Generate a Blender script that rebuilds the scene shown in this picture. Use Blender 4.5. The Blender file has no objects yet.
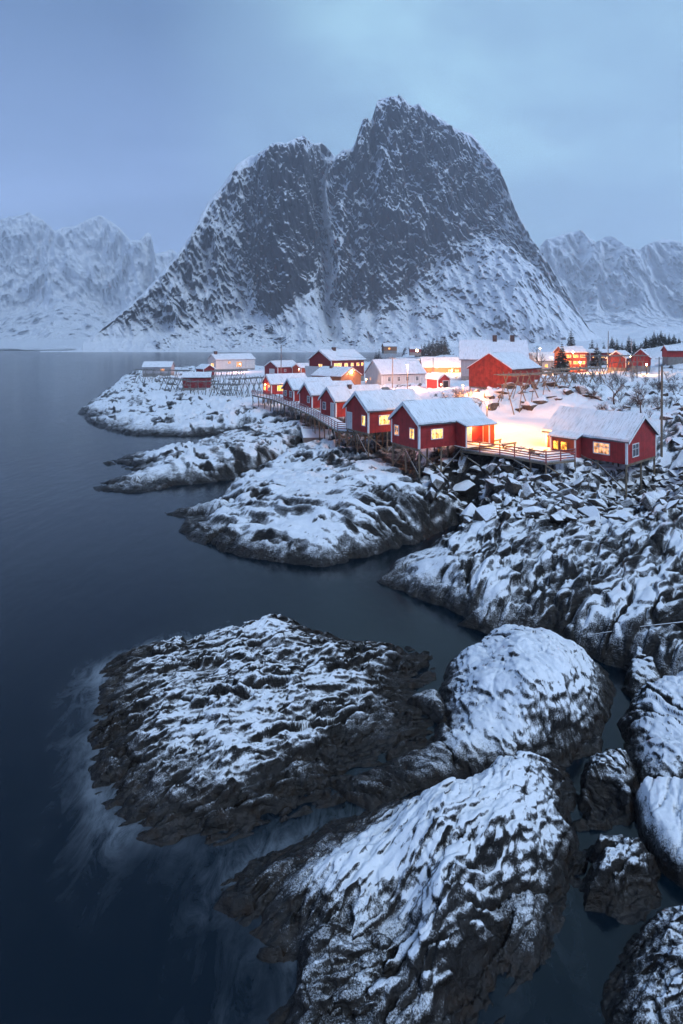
import bpy, bmesh, math, random
import numpy as np
from mathutils import Vector, Matrix
random.seed(7); rng = np.random.default_rng(7)
scn = bpy.context.scene
COL = scn.collection
F, CX, HY, CH = 560.0, 341.5, 344.0, 17.0        # focal length and horizon row in pixels, camera height in metres

def at(px, py, z):                                 # the point of height z seen at a pixel
    D = F*(CH - z)/(py - HY)
    return Vector(((px-CX)*D/F, D, z))
def at_d(px, py, D):
    return Vector(((px-CX)*D/F, D, CH - (py-HY)*D/F))

# ---------------------------------------------------------------- noise
_perm = np.random.default_rng(3).permutation(256)
_perm = np.concatenate([_perm, _perm, _perm])
_g = np.random.default_rng(5).normal(size=(256, 3)); _g /= np.linalg.norm(_g, axis=1)[:, None]
def perlin(x, y, z):
    xi = np.floor(x).astype(np.int64); yi = np.floor(y).astype(np.int64); zi = np.floor(z).astype(np.int64)
    xf, yf, zf = x-xi, y-yi, z-zi
    xi &= 255; yi &= 255; zi &= 255
    f = lambda t: t*t*t*(t*(t*6-15)+10)
    u, v, w = f(xf), f(yf), f(zf)
    r = 0
    for dx in (0, 1):
        wx = u if dx else 1-u
        for dy in (0, 1):
            wy = v if dy else 1-v
            for dz in (0, 1):
                wz = w if dz else 1-w
                g = _g[_perm[_perm[_perm[(xi+dx) & 255]+((yi+dy) & 255)]+((zi+dz) & 255)]]
                r = r + wx*wy*wz*(g[..., 0]*(xf-dx)+g[..., 1]*(yf-dy)+g[..., 2]*(zf-dz))
    return r*1.5
def fbm(x, y, z, o=5, gain=.5, lac=2.03):
    r = 0; a = 1; s = 0
    for i in range(o):
        r = r + a*perlin(x, y, z+i*13.7); s += a
        x, y, z = x*lac, y*lac, z*lac; a *= gain
    return r/s
def ridged(x, y, z, o=5, gain=.5, lac=2.1):
    r = 0; a = 1; s = 0; w = 1
    for i in range(o):
        n = 1-np.abs(perlin(x, y, z+i*7.3))*1.6
        n = np.clip(n, 0, 1)**2 * w
        w = np.clip(n*1.6, 0, 1)
        r = r + a*n; s += a
        x, y, z = x*lac, y*lac, z*lac; a *= gain
    return r/s
def _h2(i, j, k):
    return ((np.sin(i*127.1+j*311.7+k*74.7)*43758.5453) % 1.0)
def cells(x, y, seed=0.):
    """F1, F2-F1 and a random value per cell"""
    xi = np.floor(x); yi = np.floor(y)
    f1 = np.full(x.shape, 9.); f2 = np.full(x.shape, 9.); idv = np.zeros(x.shape)
    for dx in (-1, 0, 1):
        for dy in (-1, 0, 1):
            a, b = xi+dx, yi+dy
            d = (a+_h2(a, b, 1+seed)-x)**2+(b+_h2(a, b, 2+seed)-y)**2
            c = d < f1
            f2 = np.where(c, f1, np.minimum(f2, d)); idv = np.where(c, _h2(a, b, 3+seed), idv); f1 = np.where(c, d, f1)
    f1 = np.sqrt(f1); f2 = np.sqrt(f2)
    return f1, f2-f1, idv
def sstep(a, b, x):
    t = np.clip((x-a)/(b-a), 0, 1); return t*t*(3-2*t)
def sdf(x, y, poly):
    """signed distance to a polygon, positive inside"""
    d = np.full(x.shape, 1e9); ins = np.zeros(x.shape, bool)
    n = len(poly)
    for i in range(n):
        ax, ay = poly[i]; bx, by = poly[(i+1) % n]
        ex, ey = bx-ax, by-ay
        t = np.clip(((x-ax)*ex+(y-ay)*ey)/(ex*ex+ey*ey+1e-9), 0, 1)
        d = np.minimum(d, (x-ax-t*ex)**2+(y-ay-t*ey)**2)
        if ay != by:
            c = ((ay > y) != (by > y)) & (x < (bx-ax)*(y-ay)/(by-ay)+ax)
            ins ^= c
    d = np.sqrt(d)
    return np.where(ins, d, -d)
class RBF:
    def __init__(s, pts, vals, c=12., reg=0.):
        s.p = np.array(pts, float); s.c = c; v = np.array(vals, float); s.m = v.mean()
        A = np.sqrt(((s.p[:, None]-s.p[None])**2).sum(-1)+c*c)
        s.w = np.linalg.lstsq(A+reg*np.eye(len(v)), v-s.m, rcond=None)[0]
    def __call__(s, a, b):
        r = np.full(a.shape, s.m)
        for (p, q), w in zip(s.p, s.w):
            r += w*np.sqrt((a-p)**2+(b-q)**2+s.c**2)
        return r

# ---------------------------------------------------------------- meshes
def grid_mesh(name, X, Y, Z, attrs=None, mat=None, keep=None, smooth=True):
    R, C = X.shape
    idx = np.arange(R*C).reshape(R, C)
    q = np.stack([idx[:-1, :-1], idx[:-1, 1:], idx[1:, 1:], idx[1:, :-1]], -1).reshape(-1, 4)
    if keep is not None:
        k = keep.ravel(); q = q[k[q].any(1)]
        used = np.unique(q); mp = np.full(R*C, -1); mp[used] = np.arange(len(used)); q = mp[q]
    else: used = np.arange(R*C)
    co = np.stack([X.ravel(), Y.ravel(), Z.ravel()], -1)[used]
    me = bpy.data.meshes.new(name)
    me.vertices.add(len(co)); me.vertices.foreach_set('co', co.astype(np.float32).ravel())
    me.loops.add(q.size); me.loops.foreach_set('vertex_index', q.astype(np.int32).ravel())
    me.polygons.add(len(q)); me.polygons.foreach_set('loop_start', np.arange(0, q.size, 4, dtype=np.int32))
    try: me.polygons.foreach_set('loop_total', np.full(len(q), 4, dtype=np.int32))
    except Exception: pass
    me.update(calc_edges=True); me.validate()
    if smooth: me.polygons.foreach_set('use_smooth', np.ones(len(me.polygons), bool))
    for k, v in (attrs or {}).items():
        a = me.attributes.new(k, 'FLOAT', 'POINT'); a.data.foreach_set('value', v.ravel()[used].astype(np.float32))
    if mat: me.materials.append(mat)
    o = bpy.data.objects.new(name, me); COL.objects.link(o)
    return o
def tag(o, label=None, cat=None, group=None, kind=None):
    if label: o['label'] = label
    if cat: o['category'] = cat
    if group: o['group'] = group
    if kind: o['kind'] = kind
    return o

# ---------------------------------------------------------------- materials
def newmat(name):
    m = bpy.data.materials.new(name); m.use_nodes = True
    nt = m.node_tree; nt.nodes.clear()
    return m, nt
class N:
    """small node builder"""
    def __init__(s, nt): s.nt = nt
    def n(s, t, ins=None, **kw):
        nd = s.nt.nodes.new(t)
        for k, v in kw.items(): setattr(nd, k, v)
        for k, v in (ins or {}).items():
            if isinstance(v, bpy.types.NodeSocket): s.nt.links.new(v, nd.inputs[k])
            else: nd.inputs[k].default_value = v
        return nd
    def math(s, op, a, b=0., c=0., clamp=False):
        nd = s.n('ShaderNodeMath', {0: a, 1: b, 2: c}, operation=op, use_clamp=clamp); return nd.outputs[0]
    def mapr(s, v, a, b, c=0., d=1., smooth=True):
        return s.n('ShaderNodeMapRange', {'Value': v, 'From Min': a, 'From Max': b, 'To Min': c, 'To Max': d},
                   interpolation_type='SMOOTHSTEP' if smooth else 'LINEAR').outputs[0]
    def noise(s, vec, scale, detail=6., rough=.6, dist=0.):
        return s.n('ShaderNodeTexNoise', {'Vector': vec, 'Scale': scale, 'Detail': detail, 'Roughness': rough, 'Distortion': dist}).outputs[0]
    def mix(s, f, a, b, blend='MIX'):
        nd = s.n('ShaderNodeMix', data_type='RGBA', blend_type=blend)
        for i, v in ((0, f), (6, a), (7, b)):
            if isinstance(v, bpy.types.NodeSocket): s.nt.links.new(v, nd.inputs[i])
            else: nd.inputs[i].default_value = v
        return nd.outputs[2]
    def ramp(s, f, stops):
        nd = s.n('ShaderNodeValToRGB', {0: f}); el = nd.color_ramp.elements
        while len(el) < len(stops): el.new(.5)
        for e, (p, c) in zip(el, stops): e.position = p; e.color = (*c, 1)
        return nd.outputs[0]
    def out(s, sh, vol=None):
        o = s.n('ShaderNodeOutputMaterial')
        if sh: s.nt.links.new(sh, o.inputs[0])
        if vol: s.nt.links.new(vol, o.inputs[1])
def C4(r, g=None, b=None):
    return (r, r if g is None else g, r if b is None else b, 1)

SNOW = C4(.80, .83, .88)
def rock_snow(name, scale=1., lo=.55, hi=.75, tide=None, nz=.45, bump=.5, bdist=.15, streak=0., dust=.5, crk=.12,
              dark=(.003, .003, .003), mid=(.014, .0125, .012), light=(.055, .049, .045), band=0., snowcol=SNOW, wet=.8):
    m, nt = newmat(name); b = N(nt)
    geo = b.n('ShaderNodeNewGeometry'); pos = geo.outputs['Position']
    at_ = b.n('ShaderNodeAttribute', attribute_name='snow').outputs['Fac']
    n1 = b.noise(pos, 1.2*scale, 9., .62)
    n2 = b.noise(pos, 5.0*scale, 8., .66, .4)
    n3 = b.noise(pos, .33*scale, 5., .6)
    mp = b.n('ShaderNodeMapping', {'Vector': pos, 'Rotation': (.5, .25, .6), 'Scale': (.5, 1.2, 3.2)})
    n4 = b.noise(mp.outputs[0], 2.2*scale, 7., .6, .6)
    vv_ = b.n('ShaderNodeVectorMath', {0: pos, 1: b.n('ShaderNodeVectorMath', {0: b.n('ShaderNodeTexNoise', {'Vector': pos, 'Scale': 1.1*scale, 'Detail': 4.}).outputs[1], 'Scale': 1.9/scale}, operation='SCALE').outputs[0]}, operation='ADD').outputs[0]
    vo = b.n('ShaderNodeTexVoronoi', {'Vector': vv_, 'Scale': 1.15*scale}, feature='DISTANCE_TO_EDGE').outputs[0]
    ck = b.mapr(vo, 0., .09, 0., 1.)
    n1 = b.math('ADD', n1, b.math('MULTIPLY', b.math('SUBTRACT', ck, 1.), crk))
    hgt = b.math('ADD', b.math('MULTIPLY', n1, .5), b.math('ADD', b.math('MULTIPLY', n2, .4), b.math('MULTIPLY', n4, .5)))
    bp = b.n('ShaderNodeBump', {'Strength': bump, 'Distance': bdist/scale, 'Height': hgt}).outputs[0]
    bz = b.n('ShaderNodeSeparateXYZ', {0: bp}).outputs[2]
    gz = b.n('ShaderNodeSeparateXYZ', {0: geo.outputs['Normal']}).outputs[2]
    zz = b.math('ADD', b.math('MULTIPLY', bz, .5), b.math('MULTIPLY', gz, .5))
    v = b.math('ADD', b.math('ADD', zz, at_), b.math('MULTIPLY', b.math('SUBTRACT', b.math('ADD', b.math('MULTIPLY', n1, .4), b.math('ADD', b.math('MULTIPLY', n2, .35), b.math('MULTIPLY', n4, .25))), .5), nz*2))
    n6 = b.noise(pos, 19.*scale, 5., .7)
    v = b.math('ADD', v, b.math('MULTIPLY', b.math('SUBTRACT', n6, .5), .45))
    if streak:
        sv = []
        for rot, sc_ in (((0, .62, 0), (3.2, .8, .45)), ((0, -.5, .4), (2.4, 2.4, .3)), ((.2, 1.1, 0), (4., 1., .5))):
            mp_ = b.n('ShaderNodeMapping', {'Vector': pos, 'Rotation': rot, 'Scale': sc_}); sv.append(b.noise(mp_.outputs[0], .75*scale, 7., .62, .8))
        st = b.math('ADD', b.math('ADD', b.math('MULTIPLY', sv[0], .4), b.math('MULTIPLY', sv[1], .35)), b.math('MULTIPLY', sv[2], .25))
        v = b.math('ADD', v, b.math('MULTIPLY', b.math('SUBTRACT', st, .5), streak))
        hgt = b.math('ADD', hgt, b.math('MULTIPLY', st, .8))
    snow = b.mapr(v, lo, hi)
    du = b.mapr(b.math('ADD', v, b.math('MULTIPLY', b.math('SUBTRACT', n6, .5), 1.3)), lo-.22, hi, 0., dust)
    snow = b.math('MAXIMUM', snow, du)
    pz = b.n('ShaderNodeSeparateXYZ', {0: pos}).outputs[2]
    if tide:
        zt = b.math('ADD', b.math('ADD', pz, b.math('MULTIPLY', b.math('SUBTRACT', n6, .5), tide[2]*1.1)), b.math('MULTIPLY', b.math('SUBTRACT', b.math('ADD', b.math('MULTIPLY', n1, .6), b.math('MULTIPLY', n3, .4)), .5), tide[2]))
        t = b.mapr(zt, tide[0], tide[1])
        snow = b.math('MULTIPLY', snow, t)
        wetf = b.mapr(zt, tide[0]*.4, tide[1]*1.2)
    col = b.ramp(b.math('ADD', b.math('MULTIPLY', n4, .5), b.math('MULTIPLY', n1, .5)), [(.33, dark), (.52, mid), (.72, light)])
    if tide:
        n5 = b.noise(pos, 1.7*scale, 6., .7)
        col = b.mix(b.math('MULTIPLY', b.mapr(n5, .45, .7), b.math('SUBTRACT', 1., wetf)), col, C4(.018, .0105, .006))
        rr = b.math('ADD', b.mapr(n2, .35, .62, .22, .62), b.math('MULTIPLY', wetf, .2), clamp=True)
    else: rr = .8
    snowc = b.mix(b.mapr(n2, .3, .7), snowcol, C4(snowcol[0]*.93, snowcol[1]*.94, snowcol[2]*.95))
    fc = b.mix(snow, col, snowc)
    if tide: rough = b.n('ShaderNodeMix', {0: snow, 2: rr, 3: .85}).outputs[0]
    else: rough = .82
    bs = b.math('SUBTRACT', 1., b.math('MULTIPLY', snow, .55))
    hs = b.math('ADD', b.math('MULTIPLY', hgt, bs), b.math('MULTIPLY', snow, .35))
    bp2 = b.n('ShaderNodeBump', {'Strength': bump, 'Distance': bdist/scale, 'Height': hs}).outputs[0]
    p = b.n('ShaderNodeBsdfPrincipled', {'Base Color': fc, 'Roughness': rough, 'Normal': bp2, 'Specular IOR Level': .3})
    b.out(p.outputs[0])
    return m
M = {}
M['shore'] = rock_snow('shore_rock', 1.3, .42, .60, (.32, .95, 1.5), .42, .8, .2)
M['land'] = rock_snow('land_rock', .8, .46, .64, (.3, 1.4, 3.0), .40, .8, .3, light=(.075, .066, .057))
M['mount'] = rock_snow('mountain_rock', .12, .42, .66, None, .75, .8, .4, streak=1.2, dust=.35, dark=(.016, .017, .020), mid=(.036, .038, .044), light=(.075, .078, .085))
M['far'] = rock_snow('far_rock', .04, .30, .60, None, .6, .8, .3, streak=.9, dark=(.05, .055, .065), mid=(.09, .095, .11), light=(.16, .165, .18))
M['boulder'] = rock_snow('boulder_rock', 2.0, .50, .68, None, .35, .6, .1, mid=(.07, .055, .045), light=(.16, .12, .095))
HAZE=.00020
# ---------------------------------------------------------------- foreground rocks
def saw(f, k=.14):                        # sudden rise, then a gentle fall
    return np.where(f < k, f/k, 1-(f-k)/(1-k))-.5
def strata(x, y, h, ang, period, amp, warp=.6, seed=0.):
    nx, ny = math.cos(ang), math.sin(ang)
    ph = (x*nx+y*ny)/period+warp*fbm(x/period*.22+seed, y/period*.22, h*0+seed, 5, .6)*3.6 + h*.25/period
    k = sstep(-.25, .35, fbm(x/period*.45+9+seed, y/period*.45, h*0+seed*2, 2))
    return amp*saw(ph % 1.0)*(.35+.9*k)
def ledges(A, B, t0, seed, la, lb, K, step, w=.10):
    n = fbm(A/la, B/lb, A*0+seed, 4, .5)
    t = n*K+t0; fr = t % 1.0
    g = .35+.65*sstep(-.3, .3, fbm(A/la*.9, B/lb*.6, A*0+seed+5, 2))
    return step*g*(np.floor(t)+sstep(.5-w, .5+w, fr)-t)
def fissures(A, B, seed, la, lb, depth, w=.035):
    n = fbm(A/la, B/lb, A*0+seed, 4, .5); m = sstep(-.15, .25, fbm(A/la*.7, B/lb*.4, A*0+seed+3, 2))
    return -depth*np.exp(-(n/w)**2)*m
OUTL = {}
def rock(name, label, cat, outline, ctrl, w=1.6, p=2.3, res=.045, ang=1.35, str_=((1.5, .32), (.55, .13), (.22, .05)),
         lump=.35, crack=.12, csize=1.6, bias=0., mat='shore', c=1.5, seed=0., kind=None, warp=.35, jit=.05, hf=.68):
    poly = []
    for q in outline:
        v = at(q[0], q[1], hf*q[2] if len(q) > 2 else 0.); poly.append((v.x, v.y))
    OUTL[name+str(len(OUTL))] = poly
    P = [at(q[0], q[1], hf*q[2]) for q in ctrl]
    rb = RBF([(v.x, v.y) for v in P], [v.z for v in P], c=c, reg=.02)
    xs = [q[0] for q in poly]; ys = [q[1] for q in poly]
    gx = np.arange(min(xs)-1, max(xs)+1, res); gy = np.arange(min(ys)-1, max(ys)+1, res)
    X, Y = np.meshgrid(gx, gy)
    S = seed+len(name)
    wx = X+warp*1.4*fbm(X*.5, Y*.5, X*0+S, 6, .6); wy = Y+warp*1.4*fbm(X*.5, Y*.5, X*0+S+40, 6, .6)
    d = sdf(wx, wy, poly)
    T = np.clip(rb(X, Y), .25, max(v.z for v in P)*1.06)
    t = np.clip(d/w, 0, 1)
    h = T*(1-(1-t)**p)
    h = np.where(d < 0, d*1.6, h)
    env = sstep(-.4, .6, d)
    h = h+env*lump*fbm(X*.5, Y*.5, X*0+S+3, 4)*np.minimum(1, T)
    ca, sa = math.sin(ang), -math.cos(ang); A1, B1 = X*ca+Y*sa, -X*sa+Y*ca
    f1, fe, idv = cells(A1/csize/1.8+.6*fbm(X, Y, X*0+S, 3), B1/csize*1.5+.6*fbm(X, Y, X*0+S+5, 3), S)
    h = h+env*crack*((idv-.5)*.5-.8*np.exp(-fe*9))
    q = str_[0][1]*1.6
    h = h+env*ledges(A1, B1, Y*.30, S+2, 5.5, 1.5, 3.0, q*1.1, .15)+env*ledges(A1, B1, Y*.7, S+12, 2.6, .6, 2.4, q*.38, .22)
    h = h+env*fissures(A1, B1, S+21, 6.5, 1.7, .30, .05)+env*fissures(A1, B1, S+25, 3.2, .9, .16)+env*fissures(A1*.6+B1, B1-A1*.5, S+31, 1.6, .7, .08, .05)
    h = h+env*.05*fbm(A1*1.2, B1*3., X*0+S, 5)+env*.10*(ridged(A1*.35, B1*.9, X*0+S, 4)-.4)+env*.015*fbm(X*9, Y*9, X*0+S, 3)
    gy_, gx_ = np.gradient(h, res); nl = np.sqrt(gx_**2+gy_**2+1)
    steep = np.clip((nl-1.05)/1.2, 0, 1)
    dn = .05*fbm(X*2.5, Y*2.5, h*2.5+S, 4)+steep*(.16*(ridged(X*.9, Y*.9, h*1.6+S, 5)-.42)+.07*saw((h*2.6+.8*fbm(X*.8, Y*.8, h*.8, 3)+.35*X) % 1.))
    dx = -gx_/nl*dn; dy = -gy_/nl*dn; h = h+dn/nl*env
    bz = np.full(X.shape, bias)+.22*fbm(X*.45, Y*.45, X*0+S+8, 4)+.26*np.clip(h-1.1, -1, .6)
    bz = bz-.09-.5*np.exp(-(fbm(A1/6.5, B1/1.7, A1*0+S+21, 4, .5)/.05)**2)*sstep(-.15, .25, fbm(A1/6.5*.7, B1/1.7*.4, A1*0+S+24, 2))+.28*fbm(A1*.9, B1*4., X*0+S+61, 5)-.45*np.exp(-(fbm(A1*.35, B1*1.3, X*0+S+71, 4)/.03)**2)*sstep(-.1, .2, fbm(X*.4, Y*.4, X*0+S+73, 2))
    o = grid_mesh(name, X+dx*env, Y+dy*env, h, {'snow': bz}, M[mat], keep=h > -.9)
    if kind: o['kind'] = kind
    tag(o, label, cat)
    return o

PI = math.pi
rock('rock_island', 'wide low snow-streaked rock island with stepped ledges and brown wet edges, left in the foreground', 'rock',
     [(100,672),(118,655),(165,643),(215,636),(262,618,.6),(290,613,.6),(312,628,.3),(345,640),(400,644),(432,656),(436,680),(412,700),(434,716),(442,740),(405,760),(350,772),(345,806),(300,818),(260,838),(200,850),(150,846),(116,832),(92,792),(90,735),(98,700)],
     [(130,672,.9),(180,662,1.3),(240,652,1.6),(275,622,2.0),(300,632,1.5),(330,668,1.6),(380,665,1.0),(415,668,.6),(400,700,.8),(240,700,2.0),(180,700,1.6),(130,720,1.2),(300,700,1.8),(350,715,1.2),(150,790,1.0),(220,760,1.7),(270,770,1.3),(200,810,1.2),(310,770,.8),(390,745,.6),(330,745,.9),(120,800,.5)],
     w=2.4, p=1.6, ang=2.0, str_=((2.4,.42),(1.0,.2),(.37,.07)), lump=.45, crack=.16, csize=2.2, bias=-.16, seed=1)
rock('round_boulder', 'big rounded snow-covered boulder with dark cracks, centre right between the island and the shore', 'rock',
     [(442,672),(450,650,1),(490,624,1.6),(530,613,1.8),(574,632,1.4),(610,662,.8),(616,700),(600,740),(585,760),(560,775),(500,790),(440,786),(425,770),(440,735)],
     [(470,668,2.5),(500,644,3.5),(530,632,4.0),(565,648,3.6),(590,680,2.8),(480,710,2.3),(520,690,3.7),(555,700,3.4),(580,715,2.2),(460,750,1.1),(500,735,2.2),(540,745,2.1),(470,775,.8),(560,755,1.1)],
     w=1.8, p=2.0, ang=.6, str_=((1.3,.12),(.5,.07)), lump=.5, crack=.16, csize=1.5, bias=.02, seed=2)
rock('whaleback_rock', 'long smooth whaleback rock with a broad snowy crest and brown seaweed foot, front centre', 'rock',
     [(222,884),(250,858),(320,826),(396,790,.5),(466,758,1.2),(520,740,1.6),(562,738,1.5),(577,785,.8),(575,840),(572,900),(548,960),(510,1010),(500,1100),(280,1100),(262,1020),(310,975),(262,945),(225,915)],
     [(270,880,.7),(330,850,1.3),(400,805,2.1),(470,773,2.8),(530,752,3.2),(555,764,3.0),(420,850,2.5),(480,830,3.0),(540,820,2.9),(350,890,1.8),(300,905,1.0),(420,900,2.2),(500,880,2.4),(545,870,1.9),(330,950,1.1),(400,960,1.5),(470,940,1.6),(520,925,1.1),(350,1010,1.0),(430,1010,1.1),(490,980,.7),(400,1080,.9)],
     w=2.4, p=1.7, res=.035, ang=2.2, str_=((2.2,.16),(.5,.05)), lump=.35, crack=.10, csize=2.2, bias=-.02, seed=3)
rock('slanted_rock', 'streaked grey rock with thin snow lines behind the tilted slab, right edge', 'rock',
     [(618,728),(625,700,.6),(650,684,1.2),(690,676,1.4),(760,690),(800,760),(760,830),(690,812),(655,800),(632,782)],
     [(650,710,2.2),(690,695,2.8),(740,700,2.8),(640,760,1.4),(680,760,2.2),(720,780,1.8),(760,760,1.5)],
     w=1.3, p=1.9, ang=.45, str_=((1.0,.2),(.35,.10)), lump=.4, crack=.12, csize=1.3, bias=.03, seed=4)
rock('low_rock', 'small snow-topped rock just behind the streaked rock, right of the round boulder', 'rock',
     [(628,662,.3),(650,655,.8),(668,672,.4),(660,700),(636,705),(622,690)],
     [(645,672,1.5),(655,685,1.2),(636,690,.9)],
     w=.6, p=2.4, ang=.9, str_=((.8,.12),), lump=.3, crack=.1, csize=.9, bias=.0, seed=5)
rock('tilted_slab', 'smooth tilted slab with one clean snowy face, right edge above the small brown boulder', 'rock',
     [(634,808),(640,790,.5),(668,788,.9),(700,792,1.1),(780,820,1.0),(780,900),(710,905),(680,890),(655,868),(640,842)],
     [(650,802,1.5),(690,800,1.9),(740,825,1.9),(655,830,1.3),(690,850,1.3),(740,870,1.3),(672,860,1.1)],
     w=.55, p=2.4, ang=2.4, str_=((2.5,.05),), lump=.10, crack=.02, csize=2., bias=.40, seed=6, hf=.75)
rock('brown_boulder', 'small angular brown boulder with a dusting of snow in the channel, below the tilted slab', 'rock',
     [(560,866),(570,838,.5),(600,828,.8),(645,838,.8),(664,868,.3),(656,908),(622,928),(585,912)],
     [(590,852,1.3),(620,850,1.6),(645,862,1.3),(605,885,.8),(635,890,.7)],
     w=.8, p=1.9, res=.03, ang=2.0, str_=((.9,.1),(.3,.04)), lump=.35, crack=.1, csize=1., bias=-.22, seed=7)
rock('corner_rock', 'rough brown rock speckled with snow, filling the bottom right corner', 'rock',
     [(596,1040),(600,975),(615,935,.4),(650,905,.8),(690,888,1.),(760,900),(780,1000),(760,1100),(600,1100)],
     [(640,950,1.2),(680,925,1.8),(730,930,2.),(640,1010,1.1),(690,1000,1.7),(740,1020,1.6)],
     w=1.2, p=1.8, res=.03, ang=1.7, str_=((.9,.12),(.3,.06)), lump=.5, crack=.16, csize=.7, bias=-.26, seed=8)
rock('ledge_rock', 'low dark ledge with snowy cracks linking the island to the round boulder', 'rock',
     [(404,700,.2),(440,690,.3),(452,730),(462,790),(420,790),(375,812),(345,800),(330,785),(372,768),(430,752),(436,725)],
     [(425,712,.9),(440,745,1.0),(430,775,.9),(400,780,.6),(360,790,.5)],
     w=.6, p=2.2, ang=1.1, str_=((1.,.2),(.4,.1)), lump=.35, crack=.14, csize=1., bias=-.04, seed=9)
rock('channel_rock', 'jagged dark snow-streaked rock in the channel between round boulder and tilted slab', 'rock',
     [(572,800),(580,770,.3),(602,750,.6),(628,752,.8),(640,775,.6),(640,800),(636,822),(604,832),(582,826)],
     [(600,768,1.3),(622,770,1.6),(615,795,1.1),(590,800,.7),(628,805,.8)],
     w=.9, p=1.9, res=.03, ang=.7, str_=((.8,.16),(.3,.06)), lump=.5, crack=.18, csize=.7, bias=-.12, seed=12)
rock('seaweed_rock', 'lumpy brown seaweed-covered rock with snow flecks at the foot of the whaleback, bottom edge', 'rock',
     [(285,1000),(300,955),(330,930,.3),(375,930,.4),(400,960),(395,1010),(380,1100),(270,1100)],
     [(330,960,1.1),(370,960,1.1),(330,1010,.9),(365,1030,.9)],
     w=.5, p=2.2, res=.03, ang=1.7, str_=((.7,.1),(.3,.04)), lump=.5, crack=.16, csize=.8, bias=-.3, seed=10)
for i, (ox, oy, s, lb) in enumerate([(235,905,1.,'small brown rock awash off the left tip of the whaleback'),(585,745,.9,'small dark rock in the channel beside the round boulder'),
        (560,805,.7,'low dark rock in the channel right of the whaleback crest'),(600,790,0,''),
        (75,545,0,''),(196,527,.8,'tiny dark rock off the middle promontory tip'),(270,955,.7,'dark wet rock awash left of the seaweed rock'),(612,815,0,'dark flat rock left of the tilted slab'),
        (535,800,0,''),(578,826,.5,'small dark stone at the front tip of the channel rock')]):
    if s == 0: continue
    rock('shore_stone', lb, 'rock', [(ox-22*s,oy+6*s),(ox-14*s,oy-9*s),(ox+6*s,oy-12*s),(ox+22*s,oy-4*s),(ox+20*s,oy+10*s),(ox-4*s,oy+14*s)],
         [(ox,oy-2,.55*s+.1),(ox+8*s,oy+2,.5*s),(ox-8*s,oy+2,.4*s)], w=.35, p=2.1, res=.04 if oy > 600 else .1, ang=1.3, str_=((.6,.1),), lump=.25, crack=.08, csize=.7, bias=-.02, seed=20+i, warp=.15)

# ---------------------------------------------------------------- shore terrain with the village on it
W = lambda L: [(at(*(q if len(q) == 3 else (*q, 0.))).x, at(*(q if len(q) == 3 else (*q, 0.))).y) for q in L]
LOBES = [
 # poly, edge width, exponent
 (W([(78,414),(92,426),(130,437),(180,437),(235,433),(275,426),(330,410),(330,392),(300,378,3),(262,368,3),(215,368,4),(140,368,3.5),(118,376,3),(100,392,1.5),(84,403,1)]), 9., 2.6),
 (W([(96,492),(130,492),(165,489),(205,484),(243,476),(300,460),(345,440),(345,412,3),(290,402,3),(262,418,2),(232,432,1),(190,446,.8),(135,452,.5),(100,464),(140,473),(108,480)]), 5.5, 2.4),
 (W([(163,513),(195,523),(190,535),(197,547),(235,556),(285,562),(324,565),(385,556),(420,545),(455,530),(470,500,1.5),(470,465,3),(430,440,4),(350,425,4),(300,440,3),(262,458,2),(232,470,1.6),(215,492,1.4),(192,503,.8)]), 4.2, 2.4),
 (W([(378,583),(395,562,.5),(450,525,1.5),(480,500,2.6),(470,460,4.5),(520,440,5.5),(600,440,5.5),(760,430,6),(900,560),(900,640),(760,640),(640,640),(560,622),(486,626),(440,610),(400,602)]), 3.0, 2.4),
 (W([(448,626),(470,604,.8),(520,580,1.6),(600,560,2.2),(700,560,2.5),(900,560,2.5),(900,700),(760,720),(690,712),(650,690),(618,668),(560,640),(500,632)]), 2.4, 2.2),
]
VILL = [(-22,112),(-14,106),(-6,92),(0,82),(3,66),(10,58),(20,55),(28,52),(40,44),(60,34),(110,40),(200,60),(500,200),(1000,500),(1700,1300),(1100,1500),(300,1400),(130,1150),(100,900),(70,650),(46,460),(20,360),(-20,320),(-48,300),(-66,262),(-52,200),(-34,150)]
CT = [(140,380,4),(110,400,2.5),(180,395,3.6),(220,385,4.6),(180,420,1.8),(240,402,3.4),(250,372,6),(160,371,5),(210,378,4.8),(90,410,1.2),
 (120,458,.8),(180,462,1.8),(230,450,2.4),(270,430,3.),(240,465,1.8),(130,485,.6),(300,430,3.4),
 (185,510,.8),(220,510,1.4),(260,490,2.4),(300,480,3),(350,475,3.4),(400,475,3.4),(330,450,3.5),(300,450,3.),(360,520,2.6),(300,530,1.9),(240,535,1.2),(430,500,3),(420,530,2.),(450,480,3.2),(360,435,3.8),
 (520,430,6),(500,444,5.7),(575,458,5.2),(480,452,5.3),(560,468,4.6),(600,488,3.),(627,497,1.9),(655,484,2.3),(645,470,3.6),(520,488,3.6),(450,488,3.),(460,555,2.4),(520,540,2.9),(600,540,3.),(660,500,3.8),(683,440,6.2),(740,440,7),(683,540,3.4),(430,575,1.7),(600,590,2.2),(660,600,2.5),(540,600,1.8),(400,580,1.1),(800,560,3),(740,620,2),(500,590,2.0),
 (520,414,6.2),(490,412,6.4),(560,398,8.6),(500,396,8.5),(470,398,8.),(620,395,8.8),(640,412,7.4),(683,402,8),(600,415,7.0),(560,414,6.6),(600,378,9.2),(560,376,9.),(683,380,9.5),(640,367,10.5),(683,360,12.5),(575,372,8.3),
 (400,402,6.2),(430,405,6.2),(460,392,7.4),(400,390,6.2),(340,388,6.4),(300,380,6),(330,405,5.),(290,395,4.6),(440,380,7),(400,372,7),(350,372,6.5)]
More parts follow.
